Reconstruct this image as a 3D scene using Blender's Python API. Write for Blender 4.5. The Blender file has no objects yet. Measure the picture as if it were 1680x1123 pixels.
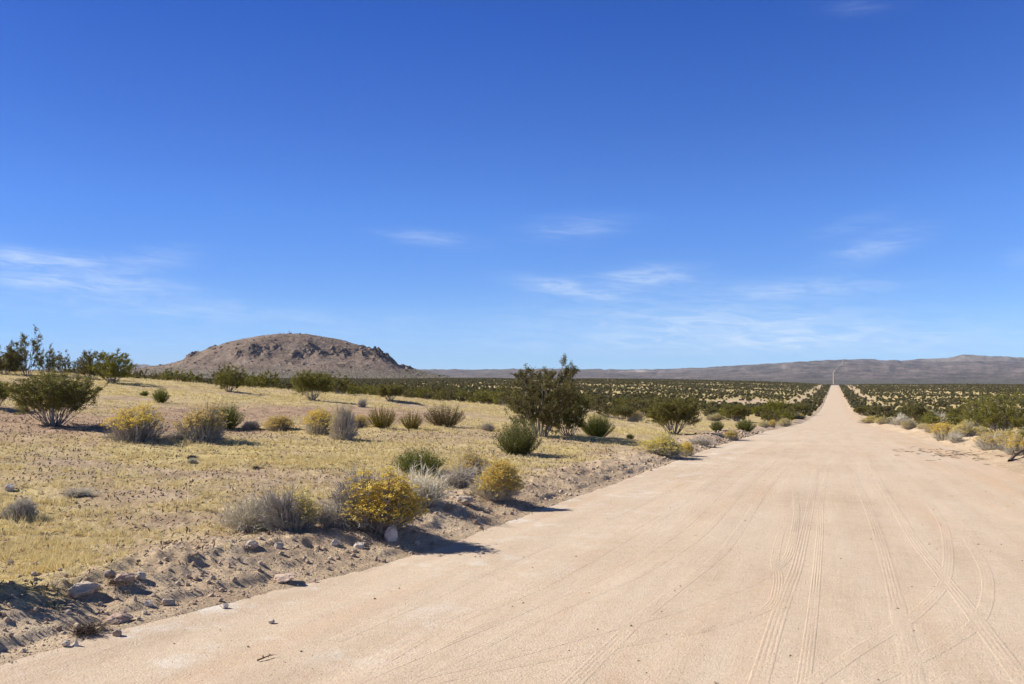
# A straight dirt road across a desert plain, a rocky butte on the left.
import math, random
import numpy as np

# ------------------------------------------------------------------ terrain
def pchip(xs, ys):
    xs = np.array(xs, float); ys = np.array(ys, float)
    h = np.diff(xs); d = np.diff(ys) / h
    m = np.zeros(len(xs)); m[0] = d[0]; m[-1] = d[-1]
    for i in range(1, len(xs) - 1):
        if d[i-1] * d[i] > 0:
            w1 = 2*h[i] + h[i-1]; w2 = h[i] + 2*h[i-1]
            m[i] = (w1 + w2) / (w1/d[i-1] + w2/d[i])
    def f(x):
        x = np.asarray(x, float)
        i = np.clip(np.searchsorted(xs, x) - 1, 0, len(xs) - 2)
        t = (x - xs[i]) / h[i]
        t = np.clip(t, -2, 3)
        t2 = t*t; t3 = t2*t
        return ((2*t3-3*t2+1)*ys[i] + (t3-2*t2+t)*h[i]*m[i]
                + (-2*t3+3*t2)*ys[i+1] + (t3-t2)*h[i]*m[i+1])
    return f

def sstep(a, b, x):
    t = np.clip((np.asarray(x, float) - a) / (b - a), 0, 1)
    return t*t*(3-2*t)

def _hash(ix, iy, seed):
    h = (ix.astype(np.int64)*374761393 + iy.astype(np.int64)*668265263 + seed*1442695041) & 0xffffffff
    h = ((h ^ (h >> 13)) * 1274126177) & 0xffffffff
    h = h ^ (h >> 16)
    return (h & 0xffff) / 65535.0

def vnoise(x, y, seed=0):
    x = np.asarray(x, float); y = np.asarray(y, float)
    ix = np.floor(x); iy = np.floor(y)
    fx = x-ix; fy = y-iy
    fx = fx*fx*fx*(fx*(fx*6-15)+10); fy = fy*fy*fy*(fy*(fy*6-15)+10)
    a = _hash(ix, iy, seed); b = _hash(ix+1, iy, seed)
    c = _hash(ix, iy+1, seed); d = _hash(ix+1, iy+1, seed)
    return (a*(1-fx)+b*fx)*(1-fy) + (c*(1-fx)+d*fx)*fy

def fbm(x, y, oct=4, seed=0, gain=.5):
    s = 0; a = 1; t = 0
    for o in range(oct):
        s = s + a*(vnoise(x, y, seed+o*17) - .5); t += a
        x = x*2.03+11.3; y = y*2.03+5.7; a *= gain
    return s/t*2          # about -1..1

ROADP = pchip([-400, -100, 0, 5.2, 14.5, 44.7, 134, 338, 700, 1259, 2000, 3600, 4200, 20000],
              [11, 3.6, 0, -.19, -.56, -1.72, -5.85, -11.55, -14.2, -16.55, -29, -45, -45.5, -46])
HW = 4.45          # half width of the graded road

# skyline of the far upland: (bearing from the road axis in degrees, height in metres)
SKY = pchip([-62, -52, -44, -36, -27.6, -24, -20, -15, -12.4, -8.2, -4.2, -1.6, 0, 1.2, 3, 4.5, 6, 9.5, 14, 20, 30],
            [40, 36, 40, 42, 40, 39, 45, 40, 38, 58, 98, 122, 132, 140, 130, 118, 108, 112, 100, 70, 60])
SKY2 = pchip([-62, -47.2, -46.4, -45.5, -44.6, -43, -25, 2, 3.5, 5, 6.4, 7.4, 8.5, 9.6, 11, 12.5, 16, 30],
             [-40, 30, 105, 112, 78, 20, 0, 60, 150, 178, 190, 228, 214, 204, 178, 186, 150, 80])

def far_height(R, th):
    t = np.clip((R-3800)/(9000-3800), 0, 1)
    up = -45.5 + (SKY(th)+45.5)*t**1.25
    gul = fbm(th*2.2, R/1500, 4, 5)*9*sstep(4600, 7000, R)
    up = up + gul
    down = np.clip((R-9000)/1500, 0, 1)
    z1 = up - down*down*90
    t2 = np.clip(1-np.abs(R-11800)/1500, 0, 1)
    z2 = SKY2(th)*sstep(0, 1, t2) - 60*(1-sstep(0, 1, t2)) + fbm(th*3.1, R/700, 4, 9)*10
    return np.where(R > 9600, np.maximum(z1, z2), z1)

def height(X, Y, detail=True):
    X = np.asarray(X, float); Y = np.asarray(Y, float)
    R = np.hypot(X, Y); th = np.degrees(np.arctan2(X, Y))
    k = sstep(300, 1300, R)*sstep(0, 1, Y/50)
    z = ROADP(Y*(1-k) + R*k)
    ax = np.abs(X)
    e = np.clip(ax-HW, 0, None)
    side = np.where(X < 0, 9*(1-np.exp(-e/150)), 2.2*(1-np.exp(-e/90)))
    z = z + side*(1-sstep(1800, 3200, R))
    # low rise on the left whose crest hides the ground behind it, and the flat in front of it
    g = lambda cx, cy, sx, sy: np.exp(-((X-cx)/sx)**2-((Y-cy)/sy)**2)
    z = z + .75*g(-50, 40, 16, 16) + .35*g(-33, 56, 9, 12) - .38*g(-20, 17, 9, 9) - .3*g(-14, 5, 8, 7)
    if detail:
        # windrow berm at the road edges
        near = 1-sstep(60, 220, R)
        wob = fbm(Y*.35, X*0+3.3, 2, 21)*.35
        eb = ax-HW-.12+wob*.5-np.where(X < 0, .55*(1-sstep(4, 9, Y)), 0)
        lump = .65+.55*fbm(X*.9, Y*.9, 3, 33)
        bermL = .15*np.exp(-((eb-.95)/.75)**2)*sstep(-.05, .7, eb)*lump + .045*sstep(-.03, .10, eb)*(.25+1.5*vnoise(Y*1.6, X*0, 35)**1.5)
        bermR = .36*np.exp(-((eb-1.5)/.95)**2)*lump + .03*sstep(-.1, .4, eb)
        z = z + np.where(X < 0, bermL, bermR)*near
        off = sstep(.1, 1.5, eb)
        z = z + off*near*(fbm(X*.22, Y*.22, 3, 41)*.14 + fbm(X*1.7, Y*1.7, 3, 47)*.035)
        # crumbled soil on the berm
        bz = np.exp(-((eb-.7)/.7)**2)*near*np.where(X < 0, 1, .35)
        z = z + bz*((.5-np.abs(fbm(X*2.1, Y*2.1, 3, 51))*1.6)*.075 + np.abs(fbm(X*6.5, Y*6.5, 2, 57))*.034)
        z = z + off*near*(1-sstep(18, 40, R))*np.abs(fbm(X*7.5, Y*7.5, 2, 59))*.035
        z = z + sstep(150, 500, R)*(1-sstep(1500, 2200, R))*fbm(X/60, Y/60, 3, 61)*.7*sstep(0, 25, e)
    far = sstep(2200, 3600, R)
    return np.where(R > 2200, z*(1-far)+far_height(R, th)*far, z)

CAM_Z = 1.65; F = 1350/1680; YAW = 21.4; PITCH = 2.14
SUN_E = 4.9; EXPOSURE = .68; TRK = .23; HAZE = 2.5e-5
SKY_STR = .148; CLOUD = (3.4, 3.9, 4.5, 1)
GAIN = [(.30, .43, .60), (.31, .44, .60), (.41, .53, .66), (.36, .58, .87), (.28, .50, .88), (.185, .43, .90), (.25, .29, .38)]
PLANTS = [
    ('wispy', -47.25, 35.57, 2.684, 1.715, 'dark dense creosote bush on the grassy rise, cut by the left frame edge'),
    ('tall', -47.19, 36.99, 2.524, 2.83, 'tallest wispy creosote bush on the rise at far left, thin top against the sky'),
    ('tall', -46.83, 38.16, 2.181, 1.792, 'loose creosote bush on the rise at far left, just right of the tallest wispy one'),
    ('tall', -48.46, 40.55, 1.313, 1.559, 'narrow thin creosote bush standing alone between the two skyline clumps on the left rise'),
    ('wispy', -43.18, 38.27, 2.434, 1.825, 'left bush of the creosote pair on the skyline above the round bush'),
    ('wispy', -39.72, 36.67, 2.663, 1.871, 'right bush of the creosote pair on the skyline, bare stems at the grass edge'),
    ('round', -22.24, 18.41, 2.499, 1.604, 'large flat-topped creosote bush with bare grey fanning stems on the reddish slope at left'),
    ('round', -27.6, 20.47, 1.033, 0.99, 'creosote bush half cut off by the left frame edge, beside the large flat-topped one'),
    ('fresh', -32.4, 31.91, 0.491, 0.307, 'tiny green bush on the slope just left of the small dark round bush'),
    ('fresh', -28.47, 29.01, 0.857, 0.746, 'small dark round bush alone on the bare reddish slope with a long thin shadow'),
    ('fresh', -19.63, 22.95, 1.348, 0.99, 'dark green bush directly behind the yellow bush on the slope at left centre'),
    ('wispy', -34.41, 40.51, 2.157, 1.562, "taller creosote bush rising out of the dark band in front of the butte's left foot"),
    ('round', -29.22, 41.69, 2.414, 1.719, 'big dark creosote bush standing on the grass crest in front of the butte'),
    ('round', -28.03, 48.92, 1.979, 1.113, 'creosote bush on the far edge of the grass, right of the big dark crest bush'),
    ('olive', -15.36, 26.24, 1.198, 0.931, 'upright olive and rust creosote bush between the grey leaning shrub and the split bush'),
    ('olive', -15.01, 27.82, 0.973, 0.811, 'small split creosote bush with two tufts, between two larger olive bushes'),
    ('olive', -14.62, 29.87, 1.958, 1.028, 'broad rusty olive creosote bush at the foot of the bare slope, mid picture'),
    ('giant', -10.48, 29.65, 2.691, 2.877, 'tallest creosote bush of the middle ground, open crown leaning over pale bare trunks'),
    ('wispy', -9.84, 31.18, 2.119, 1.878, 'creosote bush merging into the right side of the tallest middle bush'),
    ('fresh', -8.52, 22.23, 1.58, 1.124, 'dense green bush standing in front of the tallest middle creosote, dark shadow to its right'),
    ('fresh', -9.04, 32.59, 1.49, 1.043, 'low green bush right of the tallest middle creosote, on pale grass'),
    ('fresh', -7.79, 33.08, 0.372, 0.298, 'tiny round green bush alone on the pale grass beside the roadside thicket'),
    ('round', -7.32, 40.18, 2.722, 1.893, 'wide rounded creosote bush with rusty right side beside the left road bank'),
    ('round', -13.79, 56.03, 1.69, 1.014, 'low creosote bush beside a bright yellow bush behind the pale grass flat'),
    ('fresh', -8.01, 15.19, 1.233, 0.579, 'low spreading green bush behind the pale grey shrub near the left road bank'),
    ('fresh', -6.39, 48.73, 0.916, 0.74, 'small green bush with straw twigs left of the pair by the left road bank'),
    ('fresh', -5.02, 51.1, 1.313, 0.875, 'compact dark green bush nearest the road on its left side, above the yellow clumps'),
    ('round', -10.03, 92.43, 3.048, 1.855, 'spreading creosote bush behind the compact dark bush left of the road'),
    ('round', -12.24, 146.27, 2.598, 1.87, 'small creosote bush between two bigger ones left of the road'),
    ('round', -9.35, 147.63, 3.954, 3.122, 'tall dark creosote bush over the row of yellow clumps left of the road'),
    ('fresh', -9.02, 126.24, 1.517, 0.892, 'very small green bush tucked behind the yellow clumps left of the road'),
    ('round', -7.89, 207.73, 4.641, 2.61, 'broad creosote bush nearest to the road on the left before it narrows away'),
    ('fresh', -5.29, 192.43, 1.472, 1.204, 'dark little bush at the very edge of the road on its left'),
    ('round', -31.92, 340.4, 2.672, 2.429, 'lone dark bush standing on the bare sand patch left of the road'),
    ('round', 6.25, 216.57, 4.419, 2.209, 'leftmost creosote bush of the row right of the road'),
    ('round', 9.41, 198.29, 4.283, 2.543, 'dense creosote bush behind the first yellow clumps right of the road'),
    ('round', 10.78, 134.36, 3.937, 3.042, 'upright dark creosote bush behind the pale yellow clump right of the road'),
    ('round', 17.86, 143.43, 4.503, 2.252, 'wide olive creosote bush behind the big yellow pair right of the road'),
    ('wispy', 12.77, 90.92, 2.245, 1.654, 'creosote bush left of the tall open bush at the right edge'),
    ('giant', 9.33, 57.66, 3.86, 2.895, 'tall open creosote bush with many bare grey stems at the right edge of the picture'),
    ('fresh', 8.86, 48.88, 0.499, 0.499, 'small green bush cut by the right frame edge'),
    ('fresh', 5.77, 45.81, 0.479, 0.329, 'little green sprig bush between the two yellow mounds on the right'),
    ('fresh', -24.61, 203.45, 2.932, 1.906, "creosote bush left of the bare sand patch beside the road's left thicket"),
    ('fresh', -29.79, 215.98, 3.133, 2.036, 'second creosote bush left of the bare sand patch, beside the spreading one'),
    ('cast', -6.66, 4.44, 0.963, 0.963, 'bush outside the left frame edge whose dark shadow falls on the bank'),
    ('yellow', -17.5, 16.88, 1.468, 1.044, 'pale yellow rabbitbrush with bare grey base, left of two on the reddish slope'),
    ('yellow', -16.66, 18.59, 1.519, 1.036, 'pale yellow rabbitbrush with grey twigs in front of a dark green bush at left'),
    ('ylow', -18.13, 23.86, 1.15, 0.511, 'low bright yellow cushion of rabbitbrush alone below the bare slope'),
    ('yellow', -16.21, 23.28, 1.385, 0.896, 'yellow rabbitbrush behind the grey leaning shrub, left centre'),
    ('greytop', -14.56, 22.28, 1.115, 1.115, 'grey leaning shrub with a yellow top on a bare foot, dark shadow on its right'),
    ('yellow', -16.38, 25.95, 1.113, 0.445, 'low yellow clump between the leaning grey shrub and the olive bush'),
    ('big', -5.23, 8.66, 1.1, 0.675, 'largest golden rabbitbrush overhanging the road bank above the pale boulder'),
    ('yellow', -6.72, 15.02, 0.775, 0.605, 'golden rabbitbrush behind the rounded one, next to the low green bush'),
    ('big', -5.16, 12.27, 0.764, 0.548, 'rounded golden rabbitbrush at the bank edge casting shadow onto the road'),
    ('pale', -4.87, 25.54, 1.809, 0.678, 'wide pale grey and yellow rabbitbrush on the road bank below the rounded creosote'),
    ('yellow', -4.42, 26.77, 0.587, 0.509, 'small yellow rabbitbrush at the right end of the wide pale one'),
    ('yellow', -12.91, 56.1, 1.094, 0.799, 'bright yellow bush beside a low creosote behind the pale grass flat'),
    ('yellow', -4.53, 39.6, 0.796, 0.54, 'yellow rabbitbrush lowest on the left bank, nearest of the roadside row'),
    ('pale', -5.09, 66.14, 0.937, 0.515, 'pale straw clump at the left end of the far roadside yellow row'),
    ('ylow', -4.84, 71.67, 0.759, 0.658, 'most golden clump of the far roadside row left of the road'),
    ('pale', -4.75, 84.74, 1.429, 0.893, 'pale yellow clump right of the most golden one, left of the road'),
    ('pale', -5.88, 149.29, 2.711, 1.147, 'last pale yellow clump of the row left of the road'),
    ('pale', -11.58, 85.62, 1.736, 0.806, 'yellow clump behind the small green bush left of the road'),
    ('pale', 4.64, 130.4, 3.006, 1.326, 'first pale yellow clump right of the road, farthest from the camera'),
    ('pale', 5.65, 114.9, 2.169, 1.007, 'second pale yellow clump right of the road, with grey right side'),
    ('pale', 5.36, 68.95, 1.287, 0.735, 'round pale yellow clump alone on the right shoulder'),
    ('pale', 5.65, 64.24, 0.767, 0.469, 'small straw clump beside the round pale yellow one on the right shoulder'),
    ('yellow', 4.89, 45.34, 1.313, 0.955, 'dense yellow mound nearest the road on the right shoulder'),
    ('pale', 5.8, 44.05, 1.321, 0.804, 'pale straw mound behind the little green sprig on the right shoulder'),
    ('yellow', 5.35, 34.71, 1.254, 0.717, 'broad yellow rabbitbrush in front of the tall open bush on the right'),
    ('yellow', 5.6, 31.43, 1.004, 0.723, 'yellow rabbitbrush cut by the right frame edge above the dead branch'),
    ('pale', 8.3, 48.96, 0.942, 0.503, 'pale straw clump under the tall open bush at the right edge'),
    ('yellow', 5.46, 56.46, 0.896, 0.56, 'small yellow clump between the round pale clump and the dense yellow mound on the right'),
    ('pale', 6.54, 45.33, 0.882, 0.529, "pale yellow clump left of the tall open bush's foot on the right shoulder"),
    ('sage', 5.5, 33.02, 0.551, 0.318, 'low grey-green shrub between the two nearest yellow bushes at the right edge'),
    ('ylow', 11.84, 101.35, 1.197, 0.731, 'small golden clump behind the yellow mounds on the right shoulder'),
    ('grey', -6.35, 7.88, 0.681, 0.426, 'spiky grey leafless shrub at the left end of the foreground row'),
    ('sagetip', -5.83, 7.95, 0.673, 0.462, 'grey-green shrub with a yellow tip between the spiky grey one and the largest golden bush'),
    ('grey', -5.5, 10.47, 0.779, 0.571, 'pale grey twiggy shrub behind the right side of the largest golden bush'),
    ('grey', -6.35, 13.44, 0.655, 0.48, 'thin brownish twiggy shrub between the pale grey shrub and the golden pair'),
    ('grey', -5.55, 8.34, 0.403, 0.331, 'low tawny twig shrub in the gap between the yellow-tipped shrub and the largest golden bush'),
    ('sage', -9.23, 7.23, 0.49, 0.252, 'low blue-grey shrub in the grass near the left frame edge'),
    ('grey', -10.11, 8.75, 0.366, 0.139, 'small flat grey shrub in the grass, upper right of the blue-grey one'),
    ('grey', -24.99, 40.39, 0.553, 0.622, "small upright grey shrub on the grass crest below the butte's right side"),
    ('sage', -18.94, 23.44, 0.636, 0.297, 'low grey-green shrub right of the yellow and green bush pair at left centre'),
    ('grey', -12.68, 29.73, 0.572, 0.334, 'small pale twiggy shrub in the grass left of the tallest middle creosote'),
    ('grey', 5.11, 42.13, 0.772, 0.496, 'light grey shrub below the pale straw mound on the right shoulder'),
    ('sage', 6.39, 96.4, 1.808, 1.291, 'dark grey shrub between the round pale clump and the upright creosote on the right'),
    ('grey', 13.94, 133.98, 2.828, 1.767, 'open grey twiggy shrub behind the dense yellow mound on the right'),
    ('grey', -17.16, 18.09, 0.75, 0.273, 'low dry grey tangle between the two pale yellow bushes at left'),
    ('grey', -4.89, 32.65, 0.855, 0.332, 'grey dead twigs on the bank right of the small yellow rabbitbrush'),
    ('sage', -12.61, 13.68, 0.281, 0.102, 'tiny grey sprig alone in the grass below the yellow bushes at left'),
    ('weed', -4.98, 4.42, 0.304, 0.104, 'brown dried weed on the bank above the road at lower left'),
    ('weed', -5.54, 5.25, 0.284, 0.081, 'dark brown dried weed behind the slab on the lower left bank'),
    ('weed', -10.8, 13.53, 0.268, 0.098, 'little brown weed in the middle of the grass at left'),
]
ROCKS = [
    ('peak', -4.81, 8.45, 0.191, 0.198, 'pale pointed boulder standing at the road edge below the largest golden bush'),
    ('round', -5.05, 8.59, 0.101, 0.101, 'small pale stone close behind the pointed boulder'),
    ('slab', -5.64, 4.96, 0.225, 0.088, 'flat pale slab with a broken face on the lower left bank'),
    ('round', -5.06, 4.76, 0.179, 0.064, 'smooth pinkish rounded stone at the foot of the lower left bank'),
    ('block', -5.08, 5.29, 0.089, 0.055, "angular pale stone with a dark shaded side, right of the bank's middle"),
    ('round', -5.15, 5.15, 0.068, 0.039, 'small white stone left of the angular pale one'),
    ('block', -5.53, 5.43, 0.078, 0.057, 'squarish pale stone at the grass edge above the bank'),
    ('round', -5.73, 5.3, 0.088, 0.057, 'pale stone at the grass edge, left of the squarish one'),
    ('block', -5.52, 5.26, 0.137, 0.086, 'pinkish brown stone in front of dark weeds above the slab'),
    ('peak', -4.85, 4.21, 0.054, 0.05, 'upright white stone at the lower left road edge'),
    ('round', -4.9, 4.17, 0.058, 0.033, 'low pale stone left of the upright white one'),
    ('block', -4.8, 4.51, 0.065, 0.039, 'broken pale stone on the road below the smooth pinkish one'),
    ('peak', -5.25, 5.11, 0.034, 0.049, 'thin upright splinter of pale stone in the middle of the bank'),
    ('round', -7.16, 5.48, 0.062, 0.04, 'small pale stone in the grass at the left frame edge'),
    ('slab', -5.15, 11.24, 0.272, 0.118, 'wide flat pale stone between the largest golden bush and the rounded one'),
    ('block', -5.51, 6.86, 0.123, 0.08, 'grey stone on the bank top below the spiky grey shrub'),
    ('peak', -5.15, 7.79, 0.107, 0.067, 'dark grey stone on the bank crest left of the pointed boulder'),
    ('round', -5.37, 7.1, 0.094, 0.057, 'small grey stone right of the one below the spiky shrub'),
    ('block', -4.92, 7.93, 0.115, 0.061, 'low brown stone on the bank slope just left of the pointed boulder'),
    ('slab', -4.79, 6.43, 0.238, 0.068, 'long reddish clod overhanging the road edge at left'),
    ('round', -11.45, 8.74, 0.154, 0.109, 'white stone in the grass near the left frame edge above the blue-grey shrub'),
    ('round', -4.03, 5.25, 0.051, 0.028, 'small pale stone lying alone on the road at lower left'),
    ('round', -4.66, 5.47, 0.075, 0.035, 'low pale stone at the road edge right of the bank'),
    ('block', -12.96, 14.11, 0.184, 0.105, 'dark stone in the grass below the yellow bushes at left'),
]
import bpy
rng = np.random.default_rng(7)
scene = bpy.context.scene
COL = scene.collection
PI = math.pi

# ------------------------------------------------------------------ helpers
def mesh_from(name, V, T, mats=(), midx=None, attrs=None, smooth=False):
    """mesh from an (n,3) vertex array and an (m,3|4) face array or a list of such arrays"""
    me = bpy.data.meshes.new(name)
    Ts = T if isinstance(T, list) else [T]
    Ts = [t for t in Ts if len(t)]
    me.vertices.add(len(V)); me.vertices.foreach_set('co', np.asarray(V, np.float32).ravel())
    idx = np.concatenate([t.ravel() for t in Ts]).astype(np.int32)
    cnt = np.concatenate([np.full(len(t), t.shape[1]) for t in Ts]).astype(np.int32)
    me.loops.add(len(idx)); me.loops.foreach_set('vertex_index', idx)
    me.polygons.add(len(cnt))
    me.polygons.foreach_set('loop_start', np.concatenate([[0], np.cumsum(cnt)[:-1]]).astype(np.int32))
    me.polygons.foreach_set('loop_total', cnt)
    if midx is not None: me.polygons.foreach_set('material_index', np.asarray(midx, np.int32))
    me.polygons.foreach_set('use_smooth', np.full(len(cnt), smooth))
    for m in mats: me.materials.append(m)
    for k, a in (attrs or {}).items():
        at = me.attributes.new(k, 'FLOAT_COLOR', 'POINT')
        c = np.ones((len(V), 4), np.float32); c[:, :a.shape[1]] = a
        at.data.foreach_set('color', c.ravel())
    me.update(calc_edges=True)
    return me

def tag(o, label=None, cat=None, group=None, kind=None):
    if label: o['label'] = label
    if cat: o['category'] = cat
    if group: o['group'] = group
    if kind: o['kind'] = kind
    return o

def link(name, me, parent=None):
    o = bpy.data.objects.new(name, me); COL.objects.link(o)
    if parent: o.parent = parent
    return o

def empty(name, loc, rz=0, sc=(1, 1, 1)):
    o = bpy.data.objects.new(name, None); COL.objects.link(o)
    o.location = loc; o.rotation_euler = (0, 0, rz); o.scale = sc
    o.empty_display_size = .2
    return o

def unit(v): return v/np.maximum(np.linalg.norm(v, axis=-1, keepdims=True), 1e-9)

class Geo:
    def __init__(s): s.v = []; s.f = []; s.m = []; s.n = 0
    def add(s, V, T, m=0):
        s.v.append(V); s.f.append(T+s.n); s.m.append(np.full(len(T), m)); s.n += len(V)
    def arrays(s): return np.concatenate(s.v), np.concatenate(s.f), np.concatenate(s.m)
    def mesh(s, name, mats, **k):
        V, T, M = s.arrays()
        return mesh_from(name, V, T, mats, M if len(mats) > 1 else None, **k)

def twigs(P, r, sides=3):
    """P (n,k,3) polylines, r (k,) or (n,k) radii -> tapered tubes that end in a point"""
    n, k, _ = P.shape
    r = np.broadcast_to(np.asarray(r, float), (n, k))
    d = unit(P[:, -1]-P[:, 0])
    ref = np.where(np.abs(d[:, 2:3]) > .9, np.array([1., 0, 0]), np.array([0, 0, 1.]))
    a = unit(np.cross(d, ref)); b = np.cross(d, a)
    ang = np.arange(sides)*2*PI/sides
    ring = a[:, None, None, :]*np.cos(ang)[None, None, :, None] + b[:, None, None, :]*np.sin(ang)[None, None, :, None]
    V = P[:, :-1, None, :] + ring*r[:, :-1, None, None]           # n,k-1,s,3
    V = np.concatenate([V.reshape(n, -1, 3), P[:, -1:, :]], 1)     # n,(k-1)*s+1,3
    per = (k-1)*sides+1
    F = []
    for j in range(k-2):
        for i in range(sides):
            i2 = (i+1) % sides
            a0, a1, b0, b1 = j*sides+i, j*sides+i2, (j+1)*sides+i, (j+1)*sides+i2
            F += [(a0, a1, b1), (a0, b1, b0)]
    for i in range(sides):
        F.append(((k-2)*sides+i, (k-2)*sides+(i+1) % sides, per-1))
    F = np.array(F)
    T = (F[None] + (np.arange(n)*per)[:, None, None]).reshape(-1, 3)
    return V.reshape(-1, 3), T

def leaves(C, size, rg, aspect=.5, up=0.):
    """one small rhombus per centre"""
    n = len(C)
    d = unit(rg.normal(size=(n, 3))+np.array([0, 0, up])); e = unit(np.cross(d, rg.normal(size=(n, 3))))
    s = (size*(.6+.8*rg.random(n)))[:, None]
    V = np.stack([C-d*s*.5, C+e*s*aspect*.5, C+d*s*.5, C-e*s*aspect*.5], 1).reshape(-1, 3)
    q = np.array([[0, 1, 2], [0, 2, 3]])
    T = (q[None]+(np.arange(n)*4)[:, None, None]).reshape(-1, 3)
    return V, T

def bez(p0, p1, p2, t):
    t = np.asarray(t)[..., None]
    return (1-t)**2*p0 + 2*t*(1-t)*p1 + t*t*p2

def bezpoly(p0, p1, p2, k):
    return np.stack([bez(p0, p1, p2, np.full(len(p0), t)) for t in np.linspace(0, 1, k)], 1)

# ------------------------------------------------------------------ materials
class NT:
    def __init__(s, nt): s.t = nt; s.x = 0
    def n(s, typ, **kw):
        o = s.t.nodes.new('ShaderNode'+typ); s.x += 180; o.location = (s.x, 0)
        ins = kw.pop('i', {})
        for k, v in kw.items(): setattr(o, k, v)
        for k, v in ins.items():
            sock = o.inputs[k]
            if isinstance(v, bpy.types.NodeSocket): s.t.links.new(v, sock)
            else: sock.default_value = v
        return o
    def math(s, op, a, b=0., c=None, clamp=False):
        i = {0: a, 1: b}
        if c is not None: i[2] = c
        return s.n('Math', operation=op, use_clamp=clamp, i=i).outputs[0]
    def mix(s, f, a, b, mode='MIX'):
        m = s.n('Mix', data_type='RGBA', blend_type=mode)
        for k, v in ((0, f), (6, a), (7, b)):
            if isinstance(v, bpy.types.NodeSocket): s.t.links.new(v, m.inputs[k])
            else: m.inputs[k].default_value = v
        return m.outputs[2]
    def ramp(s, f, pts):
        r = s.n('ValToRGB'); s.t.links.new(f, r.inputs[0])
        e = r.color_ramp.elements
        while len(e) < len(pts): e.new(.5)
        for el, (p, c) in zip(e, pts): el.position = p; el.color = c if len(c) == 4 else (*c, 1)
        return r.outputs[0]
    def rmap(s, v, a, b, c=0., d=1.):
        return s.n('MapRange', i={0: v, 1: a, 2: b, 3: c, 4: d}).outputs[0]
    def noise(s, vec, scale, detail=3., rough=.55, dist=0.):
        return s.n('TexNoise', i={'Vector': vec, 'Scale': scale, 'Detail': detail, 'Roughness': rough, 'Distortion': dist}).outputs[0]

def rgb(r, g, b): return (r, g, b, 1)

def material(name):
    m = bpy.data.materials.new(name); m.use_nodes = True
    m.node_tree.nodes.clear()
    return m, NT(m.node_tree)

def finish(n, col, rough=.9, spec=.2, normal=None, trans=0., transcol=None):
    p = n.n('BsdfPrincipled', i={'Roughness': rough, 'Specular IOR Level': spec})
    if isinstance(col, bpy.types.NodeSocket): n.t.links.new(col, p.inputs['Base Color'])
    else: p.inputs['Base Color'].default_value = col
    if normal: n.t.links.new(normal, p.inputs['Normal'])
    sh = p.outputs[0]
    if trans:
        tr = n.n('BsdfTranslucent')
        c = transcol or col
        if isinstance(c, bpy.types.NodeSocket): n.t.links.new(c, tr.inputs[0])
        else: tr.inputs[0].default_value = c
        sh = n.n('MixShader', i={0: trans, 1: sh, 2: tr.outputs[0]}).outputs[0]
    out = n.n('OutputMaterial'); n.t.links.new(sh, out.inputs[0])

def leafy(name, cols, spread=.25, trans=.15, rough=.6, spec=.25, hue=.015):
    """colour varies by leaf (island) and by bush"""
    m, n = material(name)
    isl = n.n('NewGeometry').outputs['Random Per Island']
    ob = n.n('ObjectInfo').outputs['Random']
    c = n.ramp(isl, [(i/(len(cols)-1), c) for i, c in enumerate(cols)])
    hs = n.n('HueSaturation', i={'Hue': n.rmap(ob, 0, 1, .5-hue, .5+hue), 'Saturation': n.rmap(ob, 0, 1, .85, 1.1),
                                 'Value': n.rmap(ob, 0, 1, 1-spread, 1+spread), 'Color': c})
    finish(n, hs.outputs[0], rough, spec, trans=trans)
    return m

M = {}
M['creosote_leaf'] = leafy('creosote_leaf', [(.055, .058, .009), (.140, .134, .018), (.235, .215, .032), (.28, .21, .04)], trans=.26)
M['fresh_leaf'] = leafy('fresh_green_leaf', [(.040, .058, .007), (.105, .130, .014), (.185, .20, .024), (.26, .235, .05)], trans=.3)
M['olive_leaf'] = leafy('olive_leaf', [(.085, .075, .012), (.135, .110, .018), (.20, .145, .025), (.25, .15, .03)], trans=.3)
M['far_leaf'] = leafy('scrub_leaf', [(.055, .058, .016), (.105, .100, .026), (.155, .138, .040), (.20, .16, .07)], trans=.25)
M['bark'] = leafy('grey_bark', [(.16, .14, .115), (.26, .235, .20), (.36, .33, .29)], trans=0, rough=.9)
M['flower'] = leafy('yellow_flower', [(.47, .31, .038), (.65, .455, .075), (.75, .57, .13), (.73, .60, .23)], spread=.1, trans=.4, hue=.005)
M['pale_flower'] = leafy('pale_flower', [(.50, .40, .07), (.64, .51, .11), (.70, .58, .24), (.58, .50, .25)], spread=.1, trans=.4, hue=.005)
M['sage_leaf'] = leafy('grey_green_twig', [(.20, .21, .13), (.33, .33, .22), (.44, .43, .31), (.38, .36, .25)], trans=.05, rough=.85)
M['dry_twig'] = leafy('dry_grey_twig', [(.34, .29, .22), (.52, .455, .35), (.66, .595, .48), (.44, .385, .30)], trans=0, rough=.9)
M['weed'] = leafy('brown_dead_weed', [(.07, .05, .035), (.13, .09, .06), (.20, .14, .09)], trans=0, rough=.9)
M['straw'] = leafy('dry_grass', [(.57, .435, .15), (.74, .605, .235), (.83, .71, .34), (.64, .52, .22)], spread=0, trans=.25, rough=.7)

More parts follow.
